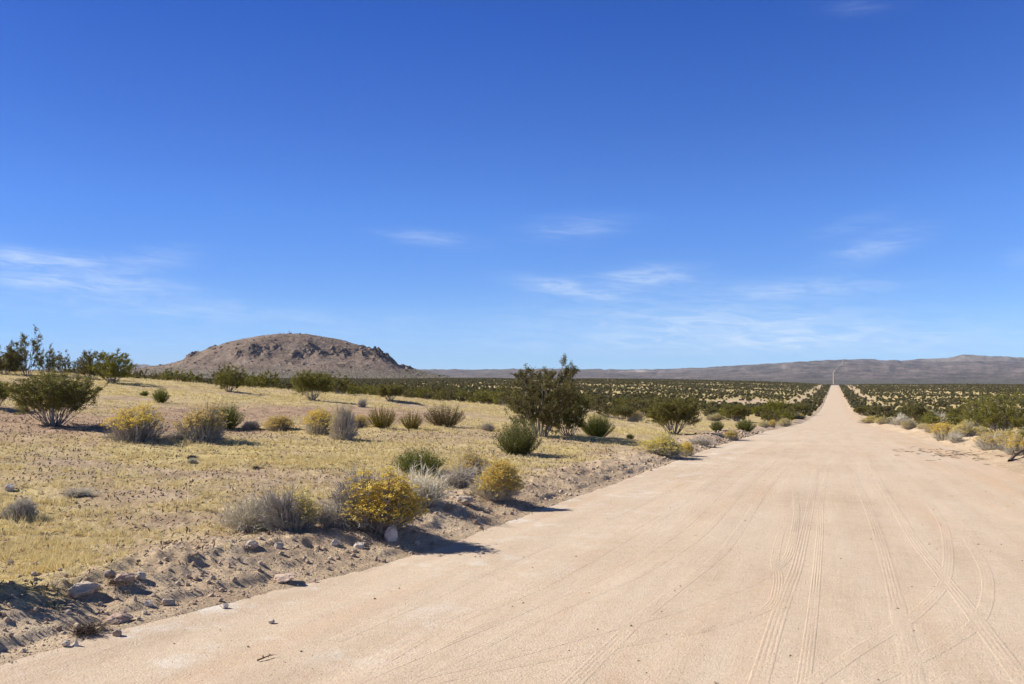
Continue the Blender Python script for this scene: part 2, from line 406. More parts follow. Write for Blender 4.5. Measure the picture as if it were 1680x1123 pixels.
def ground_material():
    m, n = material('desert_soil')
    pos = n.n('NewGeometry').outputs['Position']
    at = n.n('Attribute', attribute_name='cover').outputs['Color']
    sep = n.n('SeparateColor', i={0: at})
    grass, pink, sand = sep.outputs[0], sep.outputs[1], sep.outputs[2]
    big = n.noise(pos, .12, 4.); mid = n.noise(pos, 1.6, 5., .6); fine = n.noise(pos, 30., 4., .7)
    soil = n.ramp(mid, [(.25, (.28, .190, .115)), (.5, (.43, .315, .20)), (.75, (.54, .415, .275))])
    pk = n.ramp(mid, [(.25, (.22, .135, .085)), (.5, (.40, .268, .17)), (.75, (.51, .365, .24))])
    st = n.ramp(mid, [(.25, (.34, .25, .105)), (.55, (.56, .445, .18)), (.8, (.65, .53, .24))])
    sd = n.ramp(mid, [(.25, (.47, .345, .225)), (.5, (.565, .43, .285)), (.75, (.63, .495, .34))])
    c = n.mix(pink, soil, pk)
    c = n.mix(n.math('MULTIPLY', sand, n.rmap(big, .3, .6)), c, sd)
    g = n.math('MULTIPLY', grass, n.rmap(n.noise(pos, 5., 4., .7), .33, .52), clamp=True)
    c = n.mix(g, c, st)
    c = n.mix(.75, c, n.mix(n.rmap(fine, .25, .75), rgb(.50, .48, .46), rgb(1.50, 1.50, 1.50)), 'MULTIPLY')
    grit = n.noise(pos, 95., 3., .7)
    c = n.mix(.6, c, n.mix(n.rmap(grit, .3, .7), rgb(.66, .64, .62), rgb(1.36, 1.36, 1.36)), 'MULTIPLY')
    # gravel: small stones of their own colour
    vo = n.n('TexVoronoi', i={'Vector': pos, 'Scale': 26.})
    peb = n.math('LESS_THAN', vo.outputs['Distance'], .23)
    pc = n.n('SeparateColor', i={0: vo.outputs['Color']})
    pm = n.math('MULTIPLY', peb, n.math('GREATER_THAN', pc.outputs[0], .6))
    c = n.mix(n.math('MULTIPLY', pm, .8), c, n.ramp(pc.outputs[1], [(0, (.16, .11, .085)), (.5, (.36, .27, .21)), (1, (.60, .52, .44))]))
    bh = n.math('ADD', n.math('MULTIPLY', fine, .6), n.math('ADD', n.math('MULTIPLY', grit, .35), n.math('MULTIPLY', pm, .35)))
    bp = n.n('Bump', i={'Strength': 1., 'Distance': .035, 'Height': bh})
    finish(n, c, .95, .1, bp.outputs[0])
    return m

def road_material():
    m, n = material('graded_sand_road')
    pos = n.n('NewGeometry').outputs['Position']
    sp = n.n('SeparateXYZ', i={0: pos})
    st = n.n('CombineXYZ', i={0: sp.outputs[0], 1: n.math('MULTIPLY', sp.outputs[1], .06), 2: 0.}).outputs[0]
    rut = n.noise(n.n('CombineXYZ', i={0: n.math('MULTIPLY', sp.outputs[0], 9.), 1: n.math('MULTIPLY', sp.outputs[1], .35), 2: 0.}).outputs[0], 1.6, 4., .65, .6); streak = n.noise(st, 2.2, 4., .6); big = n.noise(pos, .35, 4., .6); mid = n.noise(pos, 4., 5., .65); fine = n.noise(pos, 60., 3., .75)
    c = n.ramp(n.math('ADD', n.math('MULTIPLY', streak, .5), n.math('MULTIPLY', big, .5)),
               [(.32, (.475, .35, .235)), (.5, (.565, .435, .305)), (.66, (.62, .495, .36))])
    c = n.mix(n.rmap(mid, .35, .7, 0., .5), c, rgb(.61, .49, .36))
    # drifts of orange sand towards the right side and pale dust near the left edge
    right = n.math('MULTIPLY', n.math('MULTIPLY', n.rmap(sp.outputs[0], 1.9, 3.7), n.rmap(sp.outputs[0], 4.5, 4.0)), n.rmap(n.noise(st, 1.3, 4., .6), .38, .6))
    c = n.mix(n.math('MULTIPLY', right, .5), c, rgb(.57, .36, .20))
    mid2 = n.math('MULTIPLY', n.rmap(n.noise(st, 1.7, 3., .5), .54, .7), .35)
    c = n.mix(mid2, c, rgb(.56, .375, .235))
    dust = n.math('MULTIPLY', n.rmap(sp.outputs[0], -2.2, -4.2), n.rmap(n.noise(pos, 1.4, 5., .7), .53, .66))
    c = n.mix(n.math('MULTIPLY', dust, .8), c, rgb(.68, .62, .54))
    c = n.mix(.5, c, n.mix(fine, rgb(.5, .5, .5), rgb(1.45, 1.45, 1.45)), 'MULTIPLY')
    c = n.mix(.35, c, n.mix(n.rmap(n.noise(pos, 19., 4., .75), .3, .7), rgb(.72, .70, .68), rgb(1.22, 1.22, 1.22)), 'MULTIPLY')
    vo = n.n('TexVoronoi', i={'Vector': pos, 'Scale': 30.})
    pc = n.n('SeparateColor', i={0: vo.outputs['Color']})
    pm = n.math('MULTIPLY', n.math('LESS_THAN', vo.outputs['Distance'], .2), n.math('GREATER_THAN', pc.outputs[0], .62))
    c = n.mix(n.math('MULTIPLY', pm, .8), c, n.ramp(pc.outputs[1], [(0, (.20, .14, .10)), (.5, (.42, .33, .26)), (1, (.72, .65, .57))]))
    bh = n.math('ADD', n.math('MULTIPLY', fine, .55), n.math('ADD', n.math('MULTIPLY', rut, n.rmap(n.noise(pos, .45, 3., .6), .42, .68, .03, .34)), n.math('MULTIPLY', pm, .45)))
    bp = n.n('Bump', i={'Strength': .85, 'Distance': .018, 'Height': bh})
    finish(n, c, .95, .1, bp.outputs[0])
    return m

def upland_material():
    m, n = material('upland_scrub_slope')
    pos = n.n('NewGeometry').outputs['Position']
    at = n.n('Attribute', attribute_name='cover').outputs['Color']
    sep = n.n('SeparateColor', i={0: at})
    sp = n.n('SeparateXYZ', i={0: pos})
    sq = n.n('CombineXYZ', i={0: sp.outputs[0], 1: n.math('MULTIPLY', sp.outputs[1], .35), 2: n.math('MULTIPLY', sp.outputs[2], 2.)}).outputs[0]
    a = n.noise(sq, .045, 5., .75); b = n.noise(sq, .006, 5., .65)
    v = n.math('ADD', n.math('MULTIPLY', a, .6), n.math('MULTIPLY', b, .45))
    c = n.ramp(v, [(.40, (.026, .025, .022)), (.50, (.082, .068, .058)), (.60, (.185, .145, .12)), (.74, (.33, .26, .215))])
    c = n.mix(sep.outputs[0], c, n.ramp(a, [(.3, (.42, .32, .26)), (.7, (.62, .52, .44))]))
    c = n.mix(n.math('MULTIPLY', sep.outputs[1], .75), c, n.ramp(a, [(.35, (.05, .052, .036)), (.65, (.11, .10, .07))]))
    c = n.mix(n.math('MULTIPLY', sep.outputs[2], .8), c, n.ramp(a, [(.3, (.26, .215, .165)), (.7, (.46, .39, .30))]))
    finish(n, c, .95, .1)
    return m

def butte_material():
    m, n = material('butte_rock_and_soil')
    pos = n.n('NewGeometry').outputs['Position']
    at = n.n('Attribute', attribute_name='cover').outputs['Color']
    sep = n.n('SeparateColor', i={0: at})
    a = n.noise(pos, .25, 6., .75); b = n.noise(pos, .03, 4., .6)
    v = n.math('ADD', n.math('MULTIPLY', a, .6), n.math('MULTIPLY', b, .5))
    soil = n.ramp(v, [(.37, (.07, .056, .042)), (.50, (.212, .152, .112)), (.63, (.32, .237, .18)), (.8, (.40, .315, .245))])
    rock = n.ramp(a, [(.3, (.04, .034, .032)), (.52, (.125, .10, .088)), (.72, (.26, .205, .175))])
    c = n.mix(sep.outputs[0], soil, rock)
    foot = n.ramp(a, [(.36, (.075, .07, .045)), (.5, (.19, .155, .115)), (.66, (.36, .30, .22))])
    c = n.mix(sep.outputs[1], c, foot)
    bp = n.n('Bump', i={'Strength': 1., 'Distance': 3., 'Height': a})
    finish(n, c, .95, .1, bp.outputs[0])
    return m

def rock_material(name, cols):
    m, n = material(name)
    pos = n.n('TexCoord').outputs['Object']
    ob = n.n('ObjectInfo').outputs['Random']
    isl = n.n('NewGeometry').outputs['Random Per Island']
    ri = n.math('FRACT', n.math('ADD', isl, ob))
    a = n.noise(pos, 9., 5., .7)
    c = n.ramp(n.math('ADD', n.math('MULTIPLY', ri, .6), n.math('MULTIPLY', a, .4)), [(i/(len(cols)-1), q) for i, q in enumerate(cols)])
    c = n.mix(.7, c, n.mix(n.noise(pos, 60., 4., .7), rgb(.55, .55, .55), rgb(1.3, 1.3, 1.3)), 'MULTIPLY')
    bp = n.n('Bump', i={'Strength': .7, 'Distance': .02, 'Height': n.noise(pos, 25., 5., .7)})
    finish(n, c, .9, .2, bp.outputs[0])
    return m

M['ground'] = ground_material(); M['road'] = road_material(); M['upland'] = upland_material(); M['butte'] = butte_material()
M['rock'] = rock_material('pale_stone', [(.32, .245, .18), (.44, .355, .275), (.54, .455, .36), (.62, .54, .45)])
M['whiterock'] = rock_material('white_stone', [(.50, .42, .34), (.62, .54, .45), (.72, .65, .56)])
M['pinkrock'] = rock_material('pinkish_stone', [(.38, .26, .19), (.48, .345, .26), (.55, .42, .33)])
M['darkrock'] = rock_material('dark_stone', [(.06, .05, .045), (.13, .10, .085), (.22, .175, .15)])
M['clod'] = rock_material('soil_clod', [(.22, .155, .105), (.40, .295, .205), (.50, .38, .265), (.64, .54, .43)])
m_, n_ = material('painted_metal'); finish(n_, rgb(.12, .12, .13), .5, .4); M['metal'] = m_
m_, n_ = material('weathered_wall'); finish(n_, rgb(.10, .095, .09), .8, .2); M['hut'] = m_

# ------------------------------------------------------------------ ground cover masks
PINKR = pchip([-60, -53, -47, -40, -35, -30, -26, -20], [29, 30, 31, 35, 39, 42, 42, 42])
def cover(X, Y):
    R = np.hypot(X, Y); th = np.degrees(np.arctan2(X, Y))
    e = np.abs(X)-HW
    pk = np.exp(-((R-PINKR(np.clip(th, -60, -20)))/np.where(R > PINKR(np.clip(th, -60, -20)), 6.5, 7.0))**4)*sstep(-22, -29, th)*(Y > 5)
    pk = pk*np.clip(.95+fbm(X*.35, Y*.35, 3, 71)*.6, 0, 1)
    g = np.clip(.69+fbm(X*.33, Y*.33, 5, 73, .6)*1.4, 0, 1)
    g = np.maximum(g, sstep(70, 160, R)*.95)
    g = g*sstep(1.1, 2.6, e+fbm(X*.8, Y*.8, 2, 75)*.8)
    g = g*(1-.98*pk)
    g = np.where(X > 0, g*sstep(4.5, 9, e), g)
    strip = np.exp(-((np.abs(X)-17+fbm(Y/40, X*0, 3, 79)*2)/(2.0+R*.0026))**4)*sstep(230, 420, Y)*np.clip(.75+fbm(X/9, Y/30, 3, 78)*.9, 0, 1)
    patch = np.exp(-(((X+33)/13)**2+((Y-330)/75)**2)**2)
    sand = np.clip(np.maximum(strip, patch)+np.where(X > 0, 1-sstep(4, 8, e), 1.*(1-sstep(.9, 2.2, e))), 0, 1)
    g = g*(1-np.maximum(strip, patch))
    return np.stack([g, pk, sand], -1)

# ------------------------------------------------------------------ ground, road, upland
def polar(angs, rads):
    A, Rr = np.meshgrid(np.radians(angs), rads)
    return Rr*np.sin(A), Rr*np.cos(A)

def grid_faces(nr, na, wrap=False):
    i = np.arange(nr-1)[:, None]*na; j = np.arange(na-1 if not wrap else na)[None]
    j2 = (j+1) % na
    return np.stack([i+j, i+j2, i+na+j2, i+na+j], -1).reshape(-1, 4)[:, ::-1]

angs = np.concatenate([np.arange(-180, -64, 3.), np.arange(-64, 20, .1), np.arange(20, 180, 3.)])
rads = np.concatenate([np.geomspace(.4, 3, 24)[:-1], np.geomspace(3, 70, 520)[:-1], np.geomspace(70, 2500, 260)])
X, Y = polar(angs, rads)
R = np.hypot(X, Y)
Z = height(X, Y)
ins = 1-sstep(HW-.42, HW-.02, np.abs(X)-np.where(X < 0, .55*(1-sstep(4, 9, Y)), 0))
Z = Z-ins*(.05+R*.0012)
V = np.stack([X, Y, Z], -1).reshape(-1, 3)
me = mesh_from('ground', V, grid_faces(*X.shape, wrap=True), [M['ground']], attrs={'cover': cover(X, Y).reshape(-1, 3)}, smooth=True)
tag(link('ground', me), kind='structure')

# upland far behind the plain, in the same sheet pattern
angs2 = np.concatenate([np.arange(-180, -64, 6.), np.arange(-64, 20, .12), np.arange(20, 180, 6.)])
rads2 = np.concatenate([np.geomspace(2480, 9000, 130)[:-1], np.linspace(9000, 16000, 70)])
X2, Y2 = polar(angs2, rads2)
R2 = np.hypot(X2, Y2); T2 = np.degrees(np.arctan2(X2, Y2))
Z2 = height(X2, Y2)
sc = np.zeros_like(X2)
for (t0, r0, st, sr, amp) in [(-12.6, 7900, .55, 500, 1.), (-13.6, 7500, 1.1, 160, .55), (-11.2, 7600, 1.6, 170, .45), (-9.0, 8300, 2.2, 160, .35),
                              (-3.2, 7700, .25, 700, .35), (4.4, 6300, .35, 90, .5), (8.5, 4300, .35, 60, .8)]:
    sc = np.maximum(sc, amp*np.exp(-((T2-t0)/st)**2-((R2-r0)/sr)**2)*np.clip(.8+fbm(T2*5, R2/120, 3, 83), 0, 1.2))
low = 1-sstep(4150, 4900, R2+fbm(T2*1.5, R2/300, 3, 87)*250)
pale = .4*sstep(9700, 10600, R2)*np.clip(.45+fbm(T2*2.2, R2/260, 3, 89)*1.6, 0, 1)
V = np.stack([X2, Y2, Z2], -1).reshape(-1, 3)
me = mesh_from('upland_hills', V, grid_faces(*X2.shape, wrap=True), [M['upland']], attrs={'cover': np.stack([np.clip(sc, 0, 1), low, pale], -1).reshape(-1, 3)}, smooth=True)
tag(link('upland_hills', me), kind='structure')

# road: a graded strip, tyre-track ridges pressed into it, and its far continuation up the slope
g = Geo()
vs = np.concatenate([-np.geomspace(60, .6, 20), np.arange(-.3, 30, .07), np.geomspace(30, 2400, 330)])
half = np.concatenate([[HW+.32], np.linspace(HW+.12, -HW-.12, 130), [-HW-.32]])[::-1]
U, W = np.meshgrid(half, vs)
leftw = np.where(U < 0, .55*(1-sstep(4, 9, W))*np.abs(U)/HW, 0)
Xr = U-leftw
Zr = height(np.clip(Xr, -HW*1.2, HW), W, False) + fbm(Xr*3.2, W*.10, 3, 95)*.0035*(1-sstep(30, 80, W)) + fbm(Xr*.8, W*.12, 3, 91)*.012 + fbm(Xr*2.7, W*.9, 3, 93)*.006*(W < 120)
edge = np.clip(np.abs(U)-(HW-.05), 0, None)
Zr = Zr-edge*.28
Vr = np.stack([Xr, W, Zr], -1).reshape(-1, 3)
q = grid_faces(*U.shape)[:, ::-1]
g.add(Vr, np.concatenate([q[:, [0, 1, 2]], q[:, [0, 2, 3]]]))
def road_z(x, y):
    return height(x, y, False) + fbm(x*3.2, y*.10, 3, 95)*.0035*(1-sstep(30, 80, y)) + fbm(x*.8, y*.12, 3, 91)*.012 + fbm(x*2.7, y*.9, 3, 93)*.006
def track(pts, width, grooves, amp=.0055, lug=0, seed=0):
    pts = np.array(pts, float)
    k = len(pts); seg = np.concatenate([[0], np.cumsum(np.linalg.norm(np.diff(pts, axis=0), axis=1))])
    s = np.arange(0, seg[-1], .022)
    fx = pchip(seg, pts[:, 0]); fy = pchip(seg, pts[:, 1])
    c = np.stack([fx(s), fy(s)], -1)
    ker = np.ones(25)/25
    for a in range(2): c[12:-12, a] = np.convolve(c[:, a], ker, 'valid')
    c = c[::1]
    width *= .8; amp *= TRK; lug *= TRK
    t = unit(np.gradient(c, axis=0)); nrm = np.stack([t[:, 1], -t[:, 0]], -1)
    u = np.linspace(-.5, .5, grooves*6+1)
    prof = -np.abs(np.cos(u*PI*grooves))**6*1.5+.2
    prof = prof*(1-sstep(.32, .5, np.abs(u)))
    xy = c[:, None, :]+nrm[:, None, :]*(u*width)[None, :, None]
    wob = .55+.75*vnoise(s[:, None]*1.3+seed*7, u[None]*3+seed, 97)
    fade = np.minimum(sstep(0, 1.2, s), sstep(0, 4.0, s[-1]-s))*np.clip(.15+1.7*vnoise(s*.8+seed*3.1, s*0+seed, 99), 0, 1.15)
    h = prof[None]*amp*wob*fade[:, None]
    if lug:
        h = h+lug*np.sin(s*2*PI/.085+np.abs(u[:, None]*5).T*1.0)[:, None][:, 0, :] if False else h+lug*np.sign(np.sin(s[:, None]*2*PI/.09+np.sign(u)[None]*np.abs(u)[None]*6))*fade[:, None]*.5*(np.abs(u)[None] > .06)
    z = road_z(xy[..., 0], xy[..., 1])+h+.0012-.011*sstep(.34, .5, np.abs(u))[None]
    Vt = np.concatenate([xy, z[..., None]], -1).reshape(-1, 3)
    q = grid_faces(len(c), len(u))
    g.add(Vt, np.concatenate([q[:, [0, 1, 2]], q[:, [0, 2, 3]]]))
for dx in (0,):
    track([(-3.6, 2.9), (-2.12, 4.95), (-1.86, 5.45), (-1.18, 6.84), (-.68, 8.33), (-.5, 9.8), (-.56, 13), (-.75, 17)], .17, 5, seed=1)
    track([(-3.2, 2.9), (-2.05, 4.8), (-1.46, 5.55), (-.83, 6.4), (-.5, 7.35), (-.53, 8.4), (-.62, 9.2), (-.7, 12)], .16, 5, .0045, seed=2)
    track([(-.46, 3.), (-.45, 5.2), (-.44, 6.7), (-.39, 9.4), (-.4, 13), (-.5, 24)], .21, 5, .0062, seed=3)
    track([(-.32, 3), (-.2, 5.2), (-.19, 7.2), (-.2, 10.3), (-.25, 16), (-.2, 26)], .15, 5, .0055, seed=4)
    track([(-2.75, 4), (-2.35, 6.5), (-2.1, 8), (-1.95, 11.1), (-2.1, 18.7), (-2.0, 26)], .2, 5, .0042, seed=6)
    track([(-2.45, 4), (-2.1, 6.5), (-1.8, 8), (-1.6, 11.1), (-1.7, 18), (-1.7, 26)], .15, 4, .0040, seed=16)
    track([(-2.72, 3.2), (-2.76, 4.3), (-2.8, 5.4), (-2.55, 7.4), (-2.45, 12.9), (-2.6, 20)], .3, 4, .002, lug=.0055, seed=7)
    track([(-.5, 4.3), (-.16, 5.3), (.09, 6.04), (.57, 7.37), (.93, 8.8), (1.22, 11.02), (1.42, 13.5), (1.5, 16)], .19, 5, .0018, seed=8)
    track([(-.3, 4.6), (.15, 5.44), (.55, 6.22), (.98, 7.25), (1.2, 8.2), (1.42, 9.8), (1.55, 12)], .19, 5, .0018, seed=9)
    track([(.35, 3), (.45, 7), (.5, 12), (.4, 22)], .24, 6, .0040, seed=5)
    track([(1.05, 5.5), (1.0, 8), (.9, 12), (.9, 20), (1., 32)], .22, 5, .0038, seed=14)
    track([(-1.5, 3), (-1.45, 6), (-1.2, 10), (-1.3, 18), (-1.2, 30)], .2, 5, .0028, seed=11)
    track([(-3.3, 5), (-3.25, 8), (-3.05, 14), (-3.1, 24)], .2, 4, .0028, lug=.0028, seed=13)
# the far stretch, drawn straight over the lower slope and then bending up to the ridge
pth = np.array([(-2.5, 3500), (-6.7, 3902), (-7.7, 4740), (-8.7, 5581), (25, 6915), (62, 7700), (76, 8500), (78, 8990)], float)
sg = np.linspace(0, 1, 240)*(len(pth)-1)
cx = np.interp(sg, np.arange(len(pth)), pth[:, 0]); cy = np.interp(sg, np.arange(len(pth)), pth[:, 1])
xx = cx[:, None]+np.array([-1.25, 0, 1.25])[None]; yy = np.repeat(cy[:, None], 3, 1)
zz = height(xx, yy)+1.6
q = grid_faces(240, 3)[:, ::-1]
g.add(np.stack([xx, yy, zz], -1).reshape(-1, 3), np.concatenate([q[:, [0, 1, 2]], q[:, [0, 2, 3]]]))
tag(link('dirt_road', g.mesh('dirt_road', [M['road']], smooth=True)), kind='structure')

# ------------------------------------------------------------------ butte
BD = 1400.; bb = math.atan((470-840)/1350)-math.radians(YAW)
bo = np.array([math.sin(bb), math.cos(bb)])*math.hypot(BD, BD*370/1350)      # its centre
bf = bo/np.linalg.norm(bo); br = np.array([bf[1], -bf[0]])                    # away from / across the road's view
kx = 1.037*1.04
bpx = np.array([150, 215, 250, 275, 300, 318, 330, 345, 362, 380, 400, 420, 440, 460, 480, 500, 520, 545, 570, 590, 605, 618, 630, 640, 650, 662, 676, 692, 715, 760, 820])
bpy_ = np.array([622, 613, 607, 602.5, 598, 593, 586, 579.5, 573.5, 567, 561, 556.5, 553, 551.3, 550.8, 551.5, 554, 558.5, 564.5, 570.5, 576, 582.5, 590.5, 597, 602, 605.5, 608.5, 611.5, 615, 620, 626])
prof = pchip((bpx-470)*kx, CAM_Z+(612-bpy_)*kx)
na, nb = 620, 460
aa = np.linspace(-320, 340, na); bbv = np.linspace(-420, 330, nb)
A, B = np.meshgrid(aa, bbv)
zb = -10.5
ph = prof(A)-zb
warp = fbm(A/70, B/70, 3, 101)*18
k = 1/(1+(np.abs(B+warp*sstep(10, 60, np.abs(B)))/np.where(B < 0, 125, 110))**2.5)
H = zb+ph*k
frac = (H-zb)/(72.)
# crags: bands of bare dark rock part-way up, on the right shoulder and the left shoulder
cr = np.zeros_like(A)
for (px0, y0, sx, sy, amp) in [(428, 581, 16, 9, 1), (408, 588, 12, 6, .8), (455, 575, 10, 5, .6), (500, 577, 15, 8, 1), (520, 579, 14, 8, .9), (545, 580, 16, 8, .9),
                                (480, 585, 12, 5, .7), (610, 584, 22, 11, 1), (585, 578, 14, 8, .6), (630, 592, 12, 8, .9), (335, 587, 12, 6, .7), (360, 577, 12, 5, .55), (378, 569, 8, 4, .5), (480, 600, 30, 4, .3), (560, 600, 40, 5, .35), (650, 606, 22, 5, .6)]:
    a0 = (px0-470)*kx; z0 = CAM_Z+(612-y0)*kx
    cr = np.maximum(cr, amp*np.exp(-((A-a0)/(sx*kx))**2-((H-z0)/(sy*kx*1.1))**2)*(B < 25))
n1 = fbm(A/13, B/13, 4, 103); n2 = 1-np.abs(fbm(A/16, B/22, 3, 105))*2
crag = cr*np.clip(.35+n1*1.1+.25*n2, 0, 1.2)
H = H+crag*8*(.3+n2) + fbm(A/30, B/30, 4, 107)*1.5*sstep(.1, .35, frac) + fbm(A/7, B/7, 3, 109)*.8*sstep(.05, .3, frac)
gx = bo[0]+br[0]*A+bf[0]*B; gy = bo[1]+br[1]*A+bf[1]*B
gz = height(gx, gy)
edge = np.minimum.reduce([sstep(-320, -220, A), 1-sstep(240, 340, A), sstep(-420, -300, B), 1-sstep(250, 330, B)])
H = np.where(edge < 1, H*edge+(gz-4)*(1-edge), H)
rockm = np.clip(sstep(.28, .55, crag)+.35*sstep(.25, .6, fbm(A/9, B/9, 3, 111))*sstep(.3, .6, frac), 0, 1)
foot = 1-sstep(.16, .34, frac+fbm(A/40, B/40, 3, 113)*.08)
me = mesh_from('butte', np.stack([gx, gy, H], -1).reshape(-1, 3), grid_faces(nb, na)[:, ::-1], [M['butte']], attrs={'cover': np.stack([rockm, foot, foot*0], -1).reshape(-1, 3)}, smooth=False)
tag(link('butte_hill', me), kind='structure')

def rock_mesh_arrays(rg, sub=1, rough=.25, flat=1.):
    t = (1+5**.5)/2
    v = np.array([(-1, t, 0), (1, t, 0), (-1, -t, 0), (1, -t, 0), (0, -1, t), (0, 1, t), (0, -1, -t), (0, 1, -t), (t, 0, -1), (t, 0, 1), (-t, 0, -1), (-t, 0, 1)], float)
    f = [(0, 11, 5), (0, 5, 1), (0, 1, 7), (0, 7, 10), (0, 10, 11), (1, 5, 9), (5, 11, 4), (11, 10, 2), (10, 7, 6), (7, 1, 8), (3, 9, 4), (3, 4, 2), (3, 2, 6), (3, 6, 8), (3, 8, 9), (4, 9, 5), (2, 4, 11), (6, 2, 10), (8, 6, 7), (9, 8, 1)]
    v = list(unit(v))
    for _ in range(sub):
        c = {}; nf = []
        def mid(a, b):
            k = (min(a, b), max(a, b))
            if k not in c: c[k] = len(v); v.append(unit((v[a]+v[b])[None])[0])
            return c[k]
        for a, b, d in f:
            x, y, z = mid(a, b), mid(b, d), mid(d, a)
            nf += [(a, x, z), (b, y, x), (d, z, y), (x, y, z)]
        f = nf
    v = np.array(v)
    # facets: clip the ball by random planes
    for _ in range(7 if sub < 2 else 13):
        d = unit(rg.normal(size=(1, 3)))[0]; h = .5+.38*rg.random()
        over = np.clip(v@d-h, 0, None); v = v-over[:, None]*d*.92
    v = v*(1+rough*(rg.random((len(v), 1))-.5)*.5)
    v[:, 2] *= flat
    return v, np.array(f)

g = Geo()
for i in range(800):
    j = int(rng.integers(0, na*nb))
    for _ in range(40):
        if crag.ravel()[j] > .25 + .3*rng.random() or (rng.random() < .03 and frac.ravel()[j] > .25): break
        j = int(rng.integers(0, na*nb))
    v, f = rock_mesh_arrays(rng, 0, .4)
    s = (.7+2.2*rng.random()**2.5)
    g.add(v*np.array([s*1.2, s, s*.9])+np.array([gx.ravel()[j], gy.ravel()[j], H.ravel()[j]]), f)
tag(link('butte_boulders', g.mesh('butte_boulders', [M['darkrock']])), "dark boulders tumbled over the crags of the butte", 'boulders', kind='stuff')

def box_arrays(x0, x1, y0, y1, z0, z1):
    v = np.array([(x, y, z) for z in (z0, z1) for y in (y0, y1) for x in (x0, x1)], float)
    f = np.array([(0, 2, 3), (0, 3, 1), (4, 5, 7), (4, 7, 6), (0, 1, 5), (0, 5, 4), (2, 6, 7), (2, 7, 3), (0, 4, 6), (0, 6, 2), (1, 3, 7), (1, 7, 5)])
    return v, f
# mast and equipment hut on the butte's top
ja = np.argmin(np.abs(aa-(474-470)*kx)); jb = int(np.argmax(H[:, ja]))
tx, ty, tz = gx[jb, ja], gy[jb, ja], H[jb, ja]
mast = empty('radio_mast', (tx, ty, tz-.3)); tag(mast, "thin radio mast on the very top of the butte", 'mast')
g = Geo()
for dx, dy in ((-.35, -.2), (.35, -.2), (0, .4)):
    v, f = twigs(np.array([[(dx, dy, 0), (dx*.5, dy*.5, 6.), (0, 0, 11.5)]]), [.16, .14, .10], 4); g.add(v, f)
for kk in range(10):
    zc = .6+kk*.9; q_ = 1-zc/12
    pts = [(-.35*q_, -.2*q_, zc), (.35*q_, -.2*q_, zc+.4), (0, .4*q_, zc)]
    for a_, b_ in ((0, 1), (1, 2), (2, 0)):
        p0, p1 = np.array(pts[a_]), np.array(pts[b_])
        v, f = twigs(np.stack([p0, (p0+p1)/2, p1])[None], [.05, .05, .05], 3); g.add(v, f)
link('lattice', g.mesh('lattice', [M['metal']]), mast)
g = Geo(); v, f = twigs(np.array([[(0, 0, 11.2), (0, 0, 13), (0, 0, 15)]]), [.05, .04, .02], 4); g.add(v, f)
link('antenna', g.mesh('antenna', [M['metal']]), mast)
hut = empty('equipment_hut', (tx+br[0]*2.2, ty+br[1]*2.2, tz-.4), -bb); tag(hut, "small dark equipment hut beside the mast on top of the butte", 'hut')
g = Geo(); g.add(*box_arrays(-2, 2, -1.4, 1.4, 0, 2.4)); link('wall', g.mesh('wall', [M['hut']]), hut)
g = Geo(); v, f = box_arrays(-2.3, 2.3, -1.7, 1.7, 2.402, 2.65); v[4:, 2] += np.where(v[4:, 1] > 0, .45, 0); g.add(v, f); link('roof', g.mesh('roof', [M['metal']]), hut)
g = Geo(); g.add(*box_arrays(-.45, .45, -1.46, -1.401, .1, 2.05)); link('door', g.mesh('door', [M['metal']]), hut)

